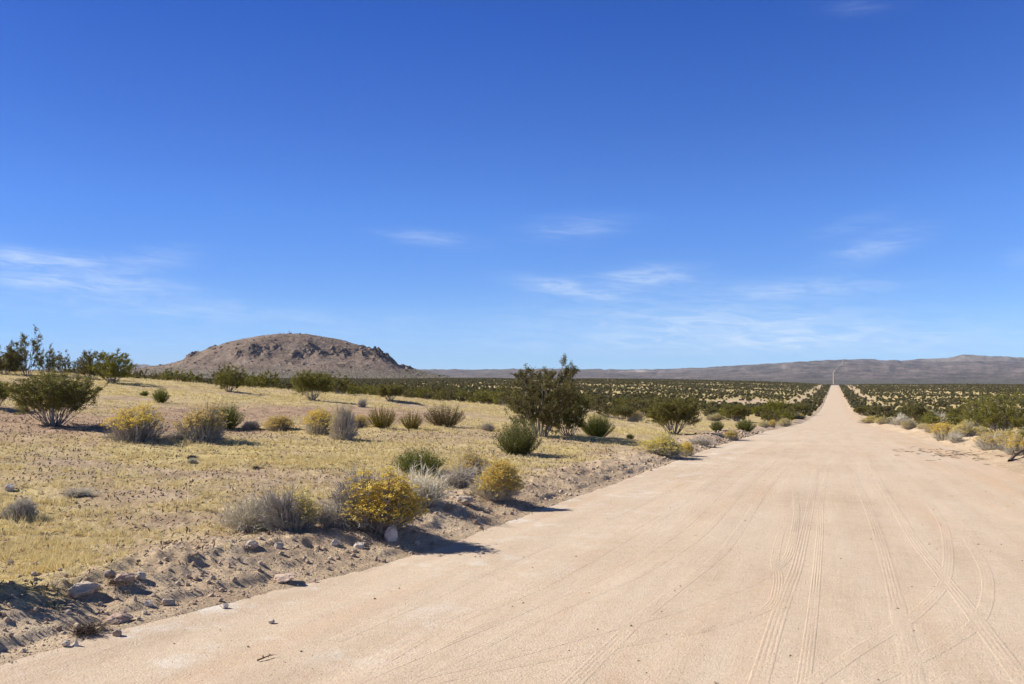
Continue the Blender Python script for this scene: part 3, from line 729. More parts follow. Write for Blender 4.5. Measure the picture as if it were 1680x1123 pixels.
# ------------------------------------------------------------------ shrubs
def creosote(seed, n_main=15, sub=6, tw=5, n_leaf=20, leaf=.026, tilt=1., lean=(0, 0), open_=.5, flat=.35, sparse=0., stem_r=.011, rag=.22):
    """unit bush, about 1 wide and 1 high: (stems, foliage)"""
    rg = np.random.default_rng(seed)
    rho = np.sqrt((np.arange(n_main)+.5)/n_main)*tilt; az = np.arange(n_main)*2.39996+rg.normal(size=n_main)*.35
    end = np.stack([.44*rho*np.cos(az)+lean[0], .44*rho*np.sin(az)+lean[1], (1-flat*rho**2)*(1-rag+rag*rg.random(n_main))], -1)
    end[:, 2] *= .88/max(.8, end[:, 2].max())
    base = np.stack([.045*np.cos(az), .045*np.sin(az), np.full(n_main, -.03)], -1)*rg.random((n_main, 1))**.5
    base[:, 2] = -.03
    ctl = np.stack([end[:, 0]*.62, end[:, 1]*.62, end[:, 2]*.36], -1)+rg.normal(size=(n_main, 3))*.035
    P = bezpoly(base, ctl, end, 8); P[:, 1:-1] += rg.normal(size=(n_main, 6, 3))*.010
    st = Geo(); st.add(*twigs(P, np.linspace(1, .25, 8)*stem_r, 4))
    t = open_*.75+(1-open_*.75)*(np.arange(sub)+.5)/sub
    t = np.clip(np.repeat(t[None], n_main, 0)+rg.normal(size=(n_main, sub))*.04, .2, .98)
    idx = np.repeat(np.arange(n_main), sub); tt = t.ravel()
    s0 = bez(base[idx], ctl[idx], end[idx], tt)
    tan = unit(2*(1-tt)[:, None]*(ctl[idx]-base[idx])+2*tt[:, None]*(end[idx]-ctl[idx]))
    out = np.stack([s0[:, 0]-lean[0], s0[:, 1]-lean[1], np.full(len(s0), .1)], -1)
    d = unit(tan+rg.normal(size=tan.shape)*.55+unit(out)*.35)
    ln = (.13+.17*rg.random(len(d)))*(1.15-.45*tt)
    s2 = s0+d*ln[:, None]; s1 = (s0+s2)/2+rg.normal(size=d.shape)*.015+np.array([0, 0, -.01])
    keep = rg.random(len(s0)) > sparse
    s0, s1, s2, d = s0[keep], s1[keep], s2[keep], d[keep]
    st.add(*twigs(np.stack([s0, s1, s2], 1), [stem_r*.38, stem_r*.28, 0], 3))
    i2 = np.repeat(np.arange(len(s0)), tw); t2 = .25+.75*rg.random(len(i2))
    q0 = bez(s0[i2], s1[i2], s2[i2], t2)
    qd = unit(d[i2]+rg.normal(size=(len(i2), 3))*.6+np.array([0, 0, .25]))
    ql = .06+.085*rg.random(len(i2)); q2 = q0+qd*ql[:, None]
    st.add(*twigs(np.stack([q0, (q0+q2)/2+rg.normal(size=q0.shape)*.004, q2], 1), [stem_r*.2, stem_r*.15, 0], 3))
    i3 = np.repeat(np.arange(len(q0)), n_leaf); t3 = rg.random(len(i3))**.8
    C = q0[i3]+(q2-q0)[i3]*t3[:, None]+rg.normal(size=(len(i3), 3))*.013
    fo = Geo(); fo.add(*leaves(C, leaf, rg, .55, .3))
    return st, fo

def fresh(seed, n=200, n_leaf=120, leaf=.021):
    """dense broom-like bush of upright green shoots, unit size"""
    rg = np.random.default_rng(seed)
    u = rg.random(n); az = rg.random(n)*2*PI; rho = np.sqrt(u)
    end = np.stack([.5*rho*np.cos(az), .5*rho*np.sin(az), (1-.5*rho**2)*(.62+.38*rg.random(n))], -1)
    base = np.stack([.13*rho*np.cos(az), .13*rho*np.sin(az), np.full(n, -.03)], -1)
    ctl = base*.4+end*.6+np.array([0, 0, -.05])+rg.normal(size=(n, 3))*.03
    ctl[:, 2] = end[:, 2]*.42
    st = Geo(); P = bezpoly(base, ctl, end, 5); st.add(*twigs(P, np.array([.0055, .005, .004, .003, 0]), 3))
    i = np.repeat(np.arange(n), n_leaf); t = 1-.78*rg.random(len(i))**1.1
    C = bez(base[i], ctl[i], end[i], t)+rg.normal(size=(len(i), 3))*.017
    fo = Geo(); fo.add(*leaves(C, leaf, rg, .4, 1.4))
    return st, fo

def rabbit(seed, n=380, fl=.8, side=None, n_fl=9, leafn=10, lowcut=.10):
    """dome of thin grey-green shoots with flower heads on the outside, unit size"""
    rg = np.random.default_rng(seed)
    zz = rg.random(n)**.85; az = rg.random(n)*2*PI; rho = np.sqrt(1-zz*zz)
    lump = .86+.3*(vnoise(np.cos(az)*1.7+3, np.sin(az)*1.7+rho*2, seed)-.3)
    rad = lump*(.78+.24*rg.random(n))
    end = np.stack([.5*rho*np.cos(az)*rad, .5*rho*np.sin(az)*rad, (.08+.92*zz)*rad], -1)
    base = np.stack([.16*rho*np.cos(az), .16*rho*np.sin(az), np.full(n, -.03)], -1)
    lob = rg.integers(0, 5, n); la = rg.random(5)*2*PI; lr = .08+.17*rg.random(5); ls = .55+.36*rg.random(5); lz = .62+.38*rg.random(5); lz[0] = 1; lr[0] *= .5
    off = np.stack([np.cos(la)*lr, np.sin(la)*lr], -1)[lob]
    end = end*np.stack([ls, ls, lz], -1)[lob]; end[:, :2] += off; base[:, :2] += off*.55
    stray = rg.random(n) < .07; end[stray] *= 1.13
    ctl = np.stack([(end[:, 0]-base[:, 0])*.45+base[:, 0], (end[:, 1]-base[:, 1])*.45+base[:, 1], end[:, 2]*.42], -1)+rg.normal(size=(n, 3))*.02
    st = Geo(); st.add(*twigs(bezpoly(base, ctl, end, 5), np.array([.007, .0055, .0045, .0035, 0]), 3))
    # each shoot forks near its end
    i = np.repeat(np.arange(n), 5); t = .55+.42*rg.random(len(i))
    f0 = bez(base[i], ctl[i], end[i], t); f1 = end[i]+rg.normal(size=(len(i), 3))*.045
    st.add(*twigs(np.stack([f0, (f0+f1)/2+rg.normal(size=f0.shape)*.008, f1], 1), [.0034, .0028, 0], 3))
    i = np.repeat(np.arange(n), leafn); t = .35+.62*rg.random(len(i))
    C = bez(base[i], ctl[i], end[i], t)+rg.normal(size=(len(i), 3))*.02
    fo = Geo(); fo.add(*leaves(C, .034, rg, .16, 1.5))
    score = fl+.35*(vnoise(f1[:, 0]*5+seed, f1[:, 1]*5, seed+3)-.5)*2
    if side is not None: score = score+(f1[:, 0]*side[0]+f1[:, 1]*side[1])*2*side[2]
    score = score*sstep(lowcut, lowcut+.32, f1[:, 2])
    tips = f1[rg.random(len(f1)) < score]
    fw = None
    if len(tips):
        j = np.repeat(np.arange(len(tips)), n_fl)
        C = tips[j]+rg.normal(size=(len(j), 3))*np.array([.016, .016, .012])
        fw = Geo(); fw.add(*leaves(C, .021, rg, .75))
    return st, fo, fw

def dryshrub(seed, n=420, arch=.15, r=.0045):
    rg = np.random.default_rng(seed)
    zz = rg.random(n)**.95; az = rg.random(n)*2*PI; rho = np.sqrt(1-zz*zz)
    rad = (.62+.4*rg.random(n))*(.85+.3*vnoise(np.cos(az)*2+3, np.sin(az)*2, seed))
    end = np.stack([.55*rho*np.cos(az)*rad, .55*rho*np.sin(az)*rad, (.1+.9*zz)*rad], -1)
    base = np.stack([.13*rho*np.cos(az), .13*rho*np.sin(az), np.full(n, -.03)], -1)
    lob = rg.integers(0, 4, n); la = rg.random(4)*2*PI; lr = .06+.16*rg.random(4); ls = .6+.4*rg.random(4); ls[0] = 1
    off = np.stack([np.cos(la)*lr, np.sin(la)*lr], -1)[lob]
    end = end*ls[lob][:, None]; end[:, :2] += off; base[:, :2] += off*.6
    ctl = end*.5+np.array([0, 0, arch])*rho[:, None]+rg.normal(size=(n, 3))*.035
    st = Geo(); st.add(*twigs(bezpoly(base, ctl, end, 5), np.array([1.5, 1.2, 1., .8, 0])*r, 3))
    tw = Geo()
    i = np.repeat(np.arange(n), 5); t = .35+.6*rg.random(len(i))
    f0 = bez(base[i], ctl[i], end[i], t); dd = unit(end[i]-base[i]+rg.normal(size=f0.shape)*.35)
    f1 = f0+dd*(.08+.14*rg.random(len(i)))[:, None]
    tw.add(*twigs(np.stack([f0, (f0+f1)/2+rg.normal(size=f0.shape)*.01, f1], 1), [r*.75, r*.6, 0], 3))
    return st, tw

def tri_bush(rg, n, size):
    """low cost bush for far away: n leaf clumps as triangles in a vase-shaped dome"""
    rho = np.sqrt(rg.random(n)); az = rg.random(n)*2*PI; h = .22+.78*rg.random(n)**.8
    w = .5*np.clip(.35+h*.8, 0, 1)*np.sqrt(np.clip(1.12-h**3, 0, 1))
    C = np.stack([rho*w*np.cos(az), rho*w*np.sin(az), h*.93], -1)
    d = unit(rg.normal(size=(n, 3))); e = unit(np.cross(d, rg.normal(size=(n, 3))))
    s = size*(.6+.8*rg.random(n))[:, None]
    V = np.stack([C-d*s*.55-e*s*.35, C+d*s*.6, C-d*s*.4+e*s*.5], 1).reshape(-1, 3)
    return V, np.arange(3*n).reshape(-1, 3)

PROTO = {}
def proto(key, fn, mats, names):
    geos = fn()
    PROTO[key] = [(nm, gg.mesh(key+'_'+nm, [M[mt]])) for nm, gg, mt in zip(names, geos, mats) if gg is not None]
CN = ('stems', 'foliage')
for s in range(3): proto('round%d' % s, lambda: creosote(10+s, 36, 7, 5, 46, .0165, open_=.60, flat=.20, stem_r=.0065), ('bark', 'creosote_leaf'), CN)
for s in range(3): proto('wispy%d' % s, lambda: creosote(20+s, 20, 8, 5, 44, .0185, open_=.36, flat=.45, sparse=.12, stem_r=.008), ('bark', 'creosote_leaf'), CN)
for s in range(3): proto('tall%d' % s, lambda: creosote(30+s, 11, 7, 5, 40, .020, open_=.42, flat=.5, sparse=.2, stem_r=.009), ('bark', 'creosote_leaf'), CN)
proto('giant0', lambda: creosote(41, 19, 10, 5, 78, .0150, open_=.38, flat=.28, sparse=.2, tilt=1.1, lean=(.03, 0), stem_r=.0085, rag=.32), ('bark', 'creosote_leaf'), CN)
proto('giant1', lambda: creosote(42, 26, 9, 5, 36, .0150, open_=.48, flat=.3, sparse=.3, stem_r=.008, rag=.45), ('bark', 'creosote_leaf'), CN)
for s in range(3): proto('fresh%d' % s, lambda: fresh(50+s), ('fresh_leaf', 'fresh_leaf'), CN)
for s in range(2): proto('olive%d' % s, lambda: fresh(56+s, 140, 80, .022), ('olive_leaf', 'olive_leaf'), CN)
RN = ('shoots', 'leaves', 'flowers')
for s in range(3): proto('yellow%d' % s, lambda: rabbit(60+s, 400, .72, None, 10, 12, .22), ('dry_twig', 'sage_leaf', 'flower'), RN)
for s in range(2): proto('ylow%d' % s, lambda: rabbit(64+s, 380, 1.1, None, 13), ('dry_twig', 'sage_leaf', 'flower'), RN)
proto('big0', lambda: rabbit(67, 760, .08, (1, -.25, 1.9), 11), ('dry_twig', 'sage_leaf', 'flower'), RN)
proto('big1', lambda: rabbit(68, 560, .55, (.8, -.3, 1.0), 12), ('dry_twig', 'sage_leaf', 'flower'), RN)
for s in range(3): proto('pale%d' % s, lambda: rabbit(70+s, 400, .68, None, 9, 14, .12), ('dry_twig', 'sage_leaf', 'pale_flower'), RN)
proto('greytop0', lambda: rabbit(75, 420, .25, (-.9, .3, .7), 7, 4), ('dry_twig', 'dry_twig', 'pale_flower'), RN)
for s in range(3): proto('grey%d' % s, lambda: dryshrub(80+s), ('dry_twig', 'dry_twig'), ('stems', 'twigs'))
for s in range(3): proto('sage%d' % s, lambda: rabbit(84+s, 460, -9, None, 6, 14), ('dry_twig', 'sage_leaf', 'pale_flower'), RN)
proto('sagetip0', lambda: rabbit(88, 460, .02, (.8, .5, 1.6), 7, 14), ('dry_twig', 'sage_leaf', 'pale_flower'), RN)
for s in range(2): proto('weed%d' % s, lambda: dryshrub(90+s, 160, .1, .007), ('weed', 'weed'), ('stems', 'twigs'))
for s in range(5): proto('mid%d' % s, lambda: creosote(100+s, 16, 6, 4, 14, .042, open_=.36, flat=.4, stem_r=.010), ('bark', 'creosote_leaf'), CN)
proto('cast0', lambda: fresh(120, 120, 40, .05), ('bark', 'fresh_leaf'), CN)

NAMES = {'round': ('creosote_bush', 'bush'), 'wispy': ('creosote_bush', 'bush'), 'tall': ('creosote_bush', 'bush'), 'giant': ('creosote_bush', 'bush'),
         'mid': ('creosote_bush', 'bush'), 'fresh': ('green_bush', 'bush'), 'olive': ('creosote_bush', 'bush'), 'cast': ('green_bush', 'bush'), 'yellow': ('rabbitbrush', 'bush'),
         'ylow': ('rabbitbrush', 'bush'), 'big': ('rabbitbrush', 'bush'), 'pale': ('rabbitbrush', 'bush'), 'greytop': ('rabbitbrush', 'bush'),
         'grey': ('dry_shrub', 'shrub'), 'sage': ('dry_shrub', 'shrub'), 'sagetip': ('dry_shrub', 'shrub'), 'weed': ('dead_weed', 'weed')}
used = {}
def place(kind, x, y, w, h, label, rz=None, group=None, depth=None, sink=.03):
    opts = sorted(k for k in PROTO if k.rstrip('0123456789') == kind)
    i = used.get(kind, 0); used[kind] = i+1
    key = opts[i % len(opts)]
    nm, cat = NAMES[kind]
    z = float(height(x, y))-sink*h
    r = empty(nm, (x, y, z), rz if rz is not None else random.Random(i*7+len(kind)).uniform(-PI, PI), (w, depth or w*.92, h))
    tag(r, label, cat, group)
    for pn, me in PROTO[key]: link(pn, me, r)
    return r

# keep the compass bearing of bushes that have a flower side or a lean
FIXED = {'sagetip': 0., 'big': 0., 'giant': 0.25, 'greytop': .35}
GROUP = {'pale': 'yellow rabbitbrush along the road', 'yellow': 'yellow rabbitbrush along the road', 'ylow': 'yellow rabbitbrush along the road', 'big': 'yellow rabbitbrush along the road'}
for kind, x, y, w, h, label in PLANTS:
    k0 = kind
    wk = {'grey': 1.35, 'sage': 1.3, 'sagetip': 1.35, 'big': 1.2, 'yellow': 1.2, 'pale': 1.2, 'greytop': 1.1, 'giant': 1.12}.get(kind, 1.03)
    place(kind, x, y, w*wk, h*{'grey': 1.15, 'sage': 1.2, 'sagetip': 1.2, 'big': 1.2, 'yellow': 1.12, 'pale': 1.12}.get(kind, 1.06), label, rz=FIXED.get(kind))
# where hand-placed things stand
OCC = np.array([(p[1], p[2], p[3]*.5) for p in PLANTS])

# ------------------------------------------------------------------ scattered creosote scrub over the plain
def camdepth(x, y): return -x*math.sin(math.radians(YAW))+y*math.cos(math.radians(YAW))
def scatter():
    rg = np.random.default_rng(23)
    out = []
    for (r0, r1, cell) in ((60, 160, 3.6), (160, 420, 3.5), (420, 1340, 3.4)):
        n = int(2*r1/cell)
        ii, jj = np.meshgrid(np.arange(-n//2, n//2), np.arange(0, n//2+1))
        x = (ii+rg.random(ii.shape))*cell; y = (jj+rg.random(ii.shape))*cell
        R = np.hypot(x, y); th = np.degrees(np.arctan2(x, y))
        dens = np.clip(.66+fbm(x/28, y/28, 3, 131)*.95, .05, 1)
        dens = np.where(R < 160, np.where(th < -16, 1.0, .75)*dens, np.where(R < 420, dens*1.0, dens*1.0))
        e = np.abs(x)-HW
        hedge = (e > 1.2)*(e < 8)*(y > 90)
        dens = np.where(hedge, np.clip(.55+sstep(120, 250, y)*.5, 0, 1), dens)
        cv = cover(x, y)
        dens = dens*np.where((cv[..., 2] > .35) & (e > 8), .12, 1)
        ok = (R > r0) & (R <= r1) & (th > -62) & (th < 18) & (rg.random(R.shape) < dens) & (e > 1.2)
        ok &= ~((R < 92) & (e < 6))
        ok &= ~((R < 75) & (th < -20) & (R < 66+6*np.sin(th)))
        x, y, R, th = x[ok], y[ok], R[ok], th[ok]
        h = (.8+.95*rg.random(len(x))**1.6)*np.where(R < 160, 1.2, 1.)
        w = h*(1.0+.7*rg.random(len(x)))
        small = rg.random(len(x)) < .4
        h = np.where(small, h*.6, h); w = np.where(small, w*.65, w)
        out.append(np.stack([x, y, w, h, R, th], -1))
    return np.concatenate(out)
S = scatter()
d = np.sqrt(((S[:, None, :2]-OCC[None, :, :2])**2).sum(-1))
S = S[~(d < OCC[None, :, 2]+S[:, None, 2]*.4).any(1)]
dep = camdepth(S[:, 0], S[:, 1])
px = 840+1350*(S[:, 0]*math.cos(math.radians(YAW))+S[:, 1]*math.sin(math.radians(YAW)))/dep
vis = (px > -20) & (px < 1700)
size = np.where(vis, S[:, 3]*np.minimum(S[:, 2], 3)/dep**2, 0)
order = np.argsort(-size)
N_IND = 262
ind, rest = order[:N_IND], order[N_IND:]
def zone(x, y, R, th):
    if x > 0:
        if x < 14: return "dark creosote bush in the belt right of the road beyond the yellow clumps", "creosote belt right of the road"
        return "creosote bush on the open plain right of the road", "creosotes on the right plain"
    if x > -14: return "dark creosote bush in the belt left of the road beyond the yellow clumps", "creosote belt left of the road"
    if th < -34: return "creosote bush in the dark band behind the grass crest in front of the butte", "creosote band before the butte"
    if R < 125: return "creosote bush in the dark band behind the pale grass, right of the butte", "creosote band behind the grass"
    return "creosote bush on the open plain left of the road", "creosotes on the left plain"
for j in ind:
    x, y, w, h, R_, th_ = S[j]
    lab, grp = zone(x, y, R_, th_)
    place('mid', float(x), float(y), float(w), float(h), lab, group=grp)

# the rest of the plain's scrub, too many to count
def far_scrub():
    rg = np.random.default_rng(31)
    lib = {'a': [tri_bush(rg, 170, .20) for _ in range(8)], 'b': [tri_bush(rg, 26, .42) for _ in range(10)]}
    g = Geo()
    D = S[rest]
    z = height(D[:, 0], D[:, 1])
    ang = rg.random(len(D))*2*PI
    kindb = D[:, 4] > 360
    for nm, sel in (('a', ~kindb), ('b', kindb)):
        L = lib[nm]; pick = rg.integers(0, len(L), len(D))
        for li, (v, f) in enumerate(L):
            m = np.where(sel & (pick == li))[0]
            if not len(m): continue
            c, s = np.cos(ang[m])[:, None], np.sin(ang[m])[:, None]
            w = D[m, 2][:, None]; h = D[m, 3][:, None]
            vx = (v[None, :, 0]*c-v[None, :, 1]*s)*w+D[m, 0][:, None]
            vy = (v[None, :, 0]*s+v[None, :, 1]*c)*w+D[m, 1][:, None]
            vz = v[None, :, 2]*h+z[m][:, None]-.04
            V = np.stack([vx, vy, vz], -1).reshape(-1, 3)
            T = (f[None]+(np.arange(len(m))*len(v))[:, None, None]).reshape(-1, 3)
            g.add(V, T)
    # shrubs on the butte's slopes
    m = rg.integers(0, na*nb, 5200)
    fr = frac.ravel()[m]
    m = m[(B.ravel()[m] < 40) & (rg.random(len(m)) < np.where(fr < .25, .9, .45)) & (rockm.ravel()[m] < .5)]
    v, f = tri_bush(rg, 16, .5)
    w = (1.1+1.2*rg.random(len(m)))[:, None]
    V = np.stack([v[None, :, 0]*w+gx.ravel()[m][:, None], v[None, :, 1]*w+gy.ravel()[m][:, None], v[None, :, 2]*w*.75+np.maximum(H, gz).ravel()[m][:, None]], -1).reshape(-1, 3)
    g.add(V, (f[None]+(np.arange(len(m))*len(v))[:, None, None]).reshape(-1, 3))
    return g.mesh('desert_scrub', [M['far_leaf']])
tag(link('desert_scrub', far_scrub()), "low dark creosote scrub dotted over the whole plain to the foot of the hills", 'scrub', kind='stuff')

# ------------------------------------------------------------------ dry grass
def grass():
    rg = np.random.default_rng(37)
    g = Geo()
    bands = ((4.5, 11, 380, 15, .085, .0030), (11, 20, 170, 12, .10, .0046), (20, 36, 55, 9, .10, .0075), (36, 75, 14, 8, .13, .013))
    for r0, r1, per, nb_, hh, ww in bands:
        a0, a1 = math.radians(-60), math.radians(-12 if r1 < 60 else 14)
        n = int(per*.5*(a1-a0)*(r1**2-r0**2))
        r = np.sqrt(r0**2+(r1**2-r0**2)*rg.random(n)); a = a0+(a1-a0)*rg.random(n)
        x, y = r*np.sin(a), r*np.cos(a)
        cv = cover(x, y)[:, 0]
        fine = np.clip(.5+fbm(x*1.6, y*1.6, 3, 141)*1.3, 0, 1)
        keep = rg.random(n) < np.clip(cv*1.15, 0, 1)**1.2*np.clip(fine*1.5, 0, 1)
        keep |= (rg.random(n) < .012) & (np.abs(x)-HW > .9)
        x, y, fi = x[keep], y[keep], fine[keep]
        z = height(x, y); n = len(x)
        hs = hh*(.40+.85*rg.random(n)**1.5+1.3*(rg.random(n) < .04))*(.6+.6*fi)
        i = np.repeat(np.arange(n), nb_); m = len(i)
        az = rg.random(m)*2*PI; sp = hs[i]*(.15+.6*rg.random(m))
        bl = hs[i]*(.5+.6*rg.random(m))
        b0 = np.stack([x[i], y[i], z[i]-.01], -1)+np.stack([np.cos(az), np.sin(az), 0*az], -1)*(hs[i]*.25*rg.random(m))[:, None]
        tip = b0+np.stack([np.cos(az)*sp, np.sin(az)*sp, bl], -1)
        pa = rg.random(m)*2*PI; pv = np.stack([np.cos(pa), np.sin(pa), 0*pa], -1)*(ww*(.6+.8*rg.random(m)))[:, None]
        V = np.stack([b0-pv, b0+pv, tip], 1).reshape(-1, 3)
        g.add(V, np.arange(3*m).reshape(-1, 3))
    return g.mesh('dry_grass', [M['straw']])
tag(link('dry_grass', grass()), "short straw-yellow dry grass covering the ground left of the road", 'grass', kind='stuff')

# ------------------------------------------------------------------ stones
rockmat = lambda lab: M['whiterock'] if ('boulder' in lab or 'white' in lab) else M['pinkrock'] if ('pink' in lab or 'reddish' in lab) else M['darkrock'] if ('dark ' in lab.split('with')[0] and 'shaded' not in lab) or 'brown' in lab else M['rock']
for i, (shape, x, y, w, h, label) in enumerate(ROCKS):
    rg = np.random.default_rng(200+i)
    v, f = rock_mesh_arrays(rg, 3, .05)
    mx = np.abs(v).max(0); v = v/mx*.5
    if shape == 'peak':
        k = np.clip(v[:, 2]+.5, 0, 1); v[:, :2] *= (1.08-.70*k**1.2)[:, None]
    if shape == 'slab':
        v[:, 2] = np.clip(v[:, 2], -.5, .28+.12*v[:, 0])
    if shape == 'block':
        v = np.sign(v)*np.abs(v*2)**.75/2
    v = v*(1+.22*(vnoise(v[:, 0]*6+i, v[:, 1]*6+v[:, 2]*5, 7)[:, None]-.5)+.10*(vnoise(v[:, 0]*17+i, v[:, 1]*17+v[:, 2]*13, 8)[:, None]-.5))
    v[:, 2] = v[:, 2]-v[:, 2].min(); v[:, 2] /= v[:, 2].max()
    v = v*np.array([w*1.1, w*.85, h*1.3]); v[:, 2] -= h*.3
    me = mesh_from('stone', v, f, [rockmat(label)])
    o = link('stone', me); o.location = (x, y, float(height(x, y)) if abs(x) > HW-.2 else max(float(height(x, y)), float(road_z(np.float64(x), np.float64(y)))))
    o.rotation_euler = (0, rg.uniform(-.12, .12), -math.radians(YAW)*-1+rg.uniform(-.3, .3))
    tag(o, label, 'stone')

def gravel():
    rg = np.random.default_rng(43)
    lib = [rock_mesh_arrays(rg, 0, .5, .75) for _ in range(10)]
    xs, ys, ss = [], [], []
    # bank clods
    n = 3000; y = 3+rg.random(n)**1.5*52; e = np.clip(rg.gamma(2.2, .34, n), .02, 2.6)
    x = -(HW+e+.55*(1-sstep(4, 9, y))-.15); xs.append(x); ys.append(y); ss.append(.006+.03*rg.random(n)**4*(1+y/30)+y*.0004)
    n = 15000; y = 2.5+rg.random(n)**1.3*16; e = np.clip(rg.gamma(2., .42, n), .0, 2.8)
    x = -(HW+e+.55*(1-sstep(4, 9, y))-.15); xs.append(x); ys.append(y); ss.append(.0028+.007*rg.random(n)**2.5+y*.0002)
    n = 7000; r = 20+32*rg.random(n); a = np.radians(-58+34*rg.random(n)); x, y = r*np.sin(a), r*np.cos(a)
    k = rg.random(n) < cover(x, y)[:, 1]; xs.append(x[k]); ys.append(y[k]); ss.append((.012+.035*rg.random(n)**3)[k])
    # right shoulder
    n = 900; y = 18+rg.random(n)*50; x = HW+.2+rg.random(n)*4; xs.append(x); ys.append(y); ss.append(.01+.025*rg.random(n)**3)
    # grassland
    n = 12000; r = 5+33*rg.random(n)**.8; a = np.radians(-58+44*rg.random(n)); x, y = r*np.sin(a), r*np.cos(a)
    k = x < -HW-1; xs.append(x[k]); ys.append(y[k]); ss.append((.006+.024*rg.random(n)**4+r*.0003)[k])
    # loose stones on the road
    n = 900; y = 4+rg.random(n)**1.6*26; x = (rg.random(n)*2-1)*(HW-.1); xs.append(x); ys.append(y); ss.append(.004+.010*rg.random(n)**4+y*.0001)
    x = np.concatenate(xs); y = np.concatenate(ys); s = np.concatenate(ss)
    z = height(x, y); onroad = np.abs(x) < HW-.05
    z = np.where(onroad, road_z(x, y), z)
    g = Geo(); pick = rg.integers(0, 10, len(x)); a = rg.random(len(x))*2*PI
    for li, (v, f) in enumerate(lib):
        m = np.where(pick == li)[0]; c, q = np.cos(a[m])[:, None], np.sin(a[m])[:, None]; w = s[m][:, None]
        V = np.stack([(v[None, :, 0]*c-v[None, :, 1]*q)*w+x[m][:, None], (v[None, :, 0]*q+v[None, :, 1]*c)*w*.8+y[m][:, None], v[None, :, 2]*w+z[m][:, None]+w*.25], -1).reshape(-1, 3)
        g.add(V, (f[None]+(np.arange(len(m))*len(v))[:, None, None]).reshape(-1, 3))
    return g.mesh('gravel', [M['clod']])
tag(link('gravel', gravel()), "loose pebbles and soil clods along the road banks and over the bare soil", 'gravel', kind='stuff')

def debris():
    rg = np.random.default_rng(47); g = Geo()
    n = 120; x = 3.7+rg.normal(size=n)*.8; y = 33.5+rg.normal(size=n)*1.9+(x-3.7)*-.8; x = np.clip(x, 1.9, 7)
    z = np.maximum(height(x, y), road_z(x, y))+.012
    a = rg.normal(size=n)*.5; L = .06+.32*rg.random(n)**1.5
    d_ = np.stack([np.cos(a)*L, np.sin(a)*L, .02*rg.normal(size=n)], -1); p = np.stack([x, y, z], -1)
    g.add(*twigs(np.stack([p-d_/2, p+rg.normal(size=(n, 3))*.02*np.array([1, 1, .2]), p+d_/2], 1), [.008, .008, 0], 3))
    # dead litter in the grass
    n = 5200; r = 5+26*rg.random(n)**.8; a = np.radians(-58+44*rg.random(n)); x, y = r*np.sin(a), r*np.cos(a); k = x < -HW-1.0; x, y, r = x[k], y[k], r[k]; n = len(x)
    z = height(x, y)+.012; a = rg.random(n)*PI; L = .02+.045*rg.random(n)
    d_ = np.stack([np.cos(a)*L, np.sin(a)*L, .03*rg.random(n)], -1); p = np.stack([x, y, z], -1)
    g.add(*twigs(np.stack([p-d_/2, p+rg.normal(size=(n, 3))*.012+np.array([0, 0, .012]), p+d_/2], 1), np.stack([.003+.0004*r, .003+.0004*r, 0*r], -1), 3))
    return g.mesh('twig_litter', [M['weed']])
tag(link('twig_litter', debris()), "dead twig litter strewn on the right shoulder and among the grass", 'twigs', kind='stuff')

# a dead branch at the right edge and a small stick on the road
def stick(name, pts, r, label):
    P = np.array(pts, float); rg = np.random.default_rng(5)
    g = Geo(); k = len(P); g.add(*twigs(P[None], np.linspace(1, .4, k)*r, 6))
    for i in range(1, k-1):
        for s in (-1, 1):
            e = P[i]+np.array([rg.normal()*.1, s*.12, .08+.1*rg.random()])*r*16
            g.add(*twigs(np.stack([P[i], (P[i]+e)/2+rg.normal(size=3)*r, e])[None], [r*.5, r*.4, 0], 4))
    o = link(name, g.mesh(name, [M['weed']])); tag(o, label, 'branch'); return o
def zz_(x, y): return max(float(height(x, y)), float(road_z(np.float64(x), np.float64(y))) if abs(x) < HW else -99)
stick('dead_branch', [(x, y, zz_(x, y)+dz) for x, y, dz in ((4.85, 28.6, .02), (5.1, 29.2, .10), (5.35, 29.7, .16), (5.7, 30.1, .2), (6.1, 30.4, .12))], .055, "dark dead branch lying on the sand at the right frame edge")
stick('stick', [(x, y, zz_(x, y)+dz) for x, y, dz in ((-3.50, 4.42, .008), (-3.485, 4.46, .014), (-3.475, 4.52, .016), (-3.44, 4.56, .012))], .006, "small crooked stick lying alone on the road at lower left")

# ------------------------------------------------------------------ camera, sun, sky
cam = bpy.data.cameras.new('camera'); co = bpy.data.objects.new('camera', cam); COL.objects.link(co)
co.location = (0, 0, CAM_Z); co.rotation_euler = (PI/2+math.radians(PITCH), 0, math.radians(YAW))
cam.sensor_width = 36; cam.lens = 36*F; cam.clip_start = .1; cam.clip_end = 60000
scene.camera = co

SUN_EL, SUN_AZ = 36., -97.         # bearing from the road's direction, clockwise
sd = bpy.data.lights.new('sun', 'SUN'); sd.energy = SUN_E; sd.angle = math.radians(.5); sd.color = (1, .96, .89)
so = bpy.data.objects.new('sun', sd); COL.objects.link(so)
so.rotation_euler = (math.radians(90-SUN_EL), 0, -math.radians(SUN_AZ)+PI)
so.location = (-50, 0, 60)

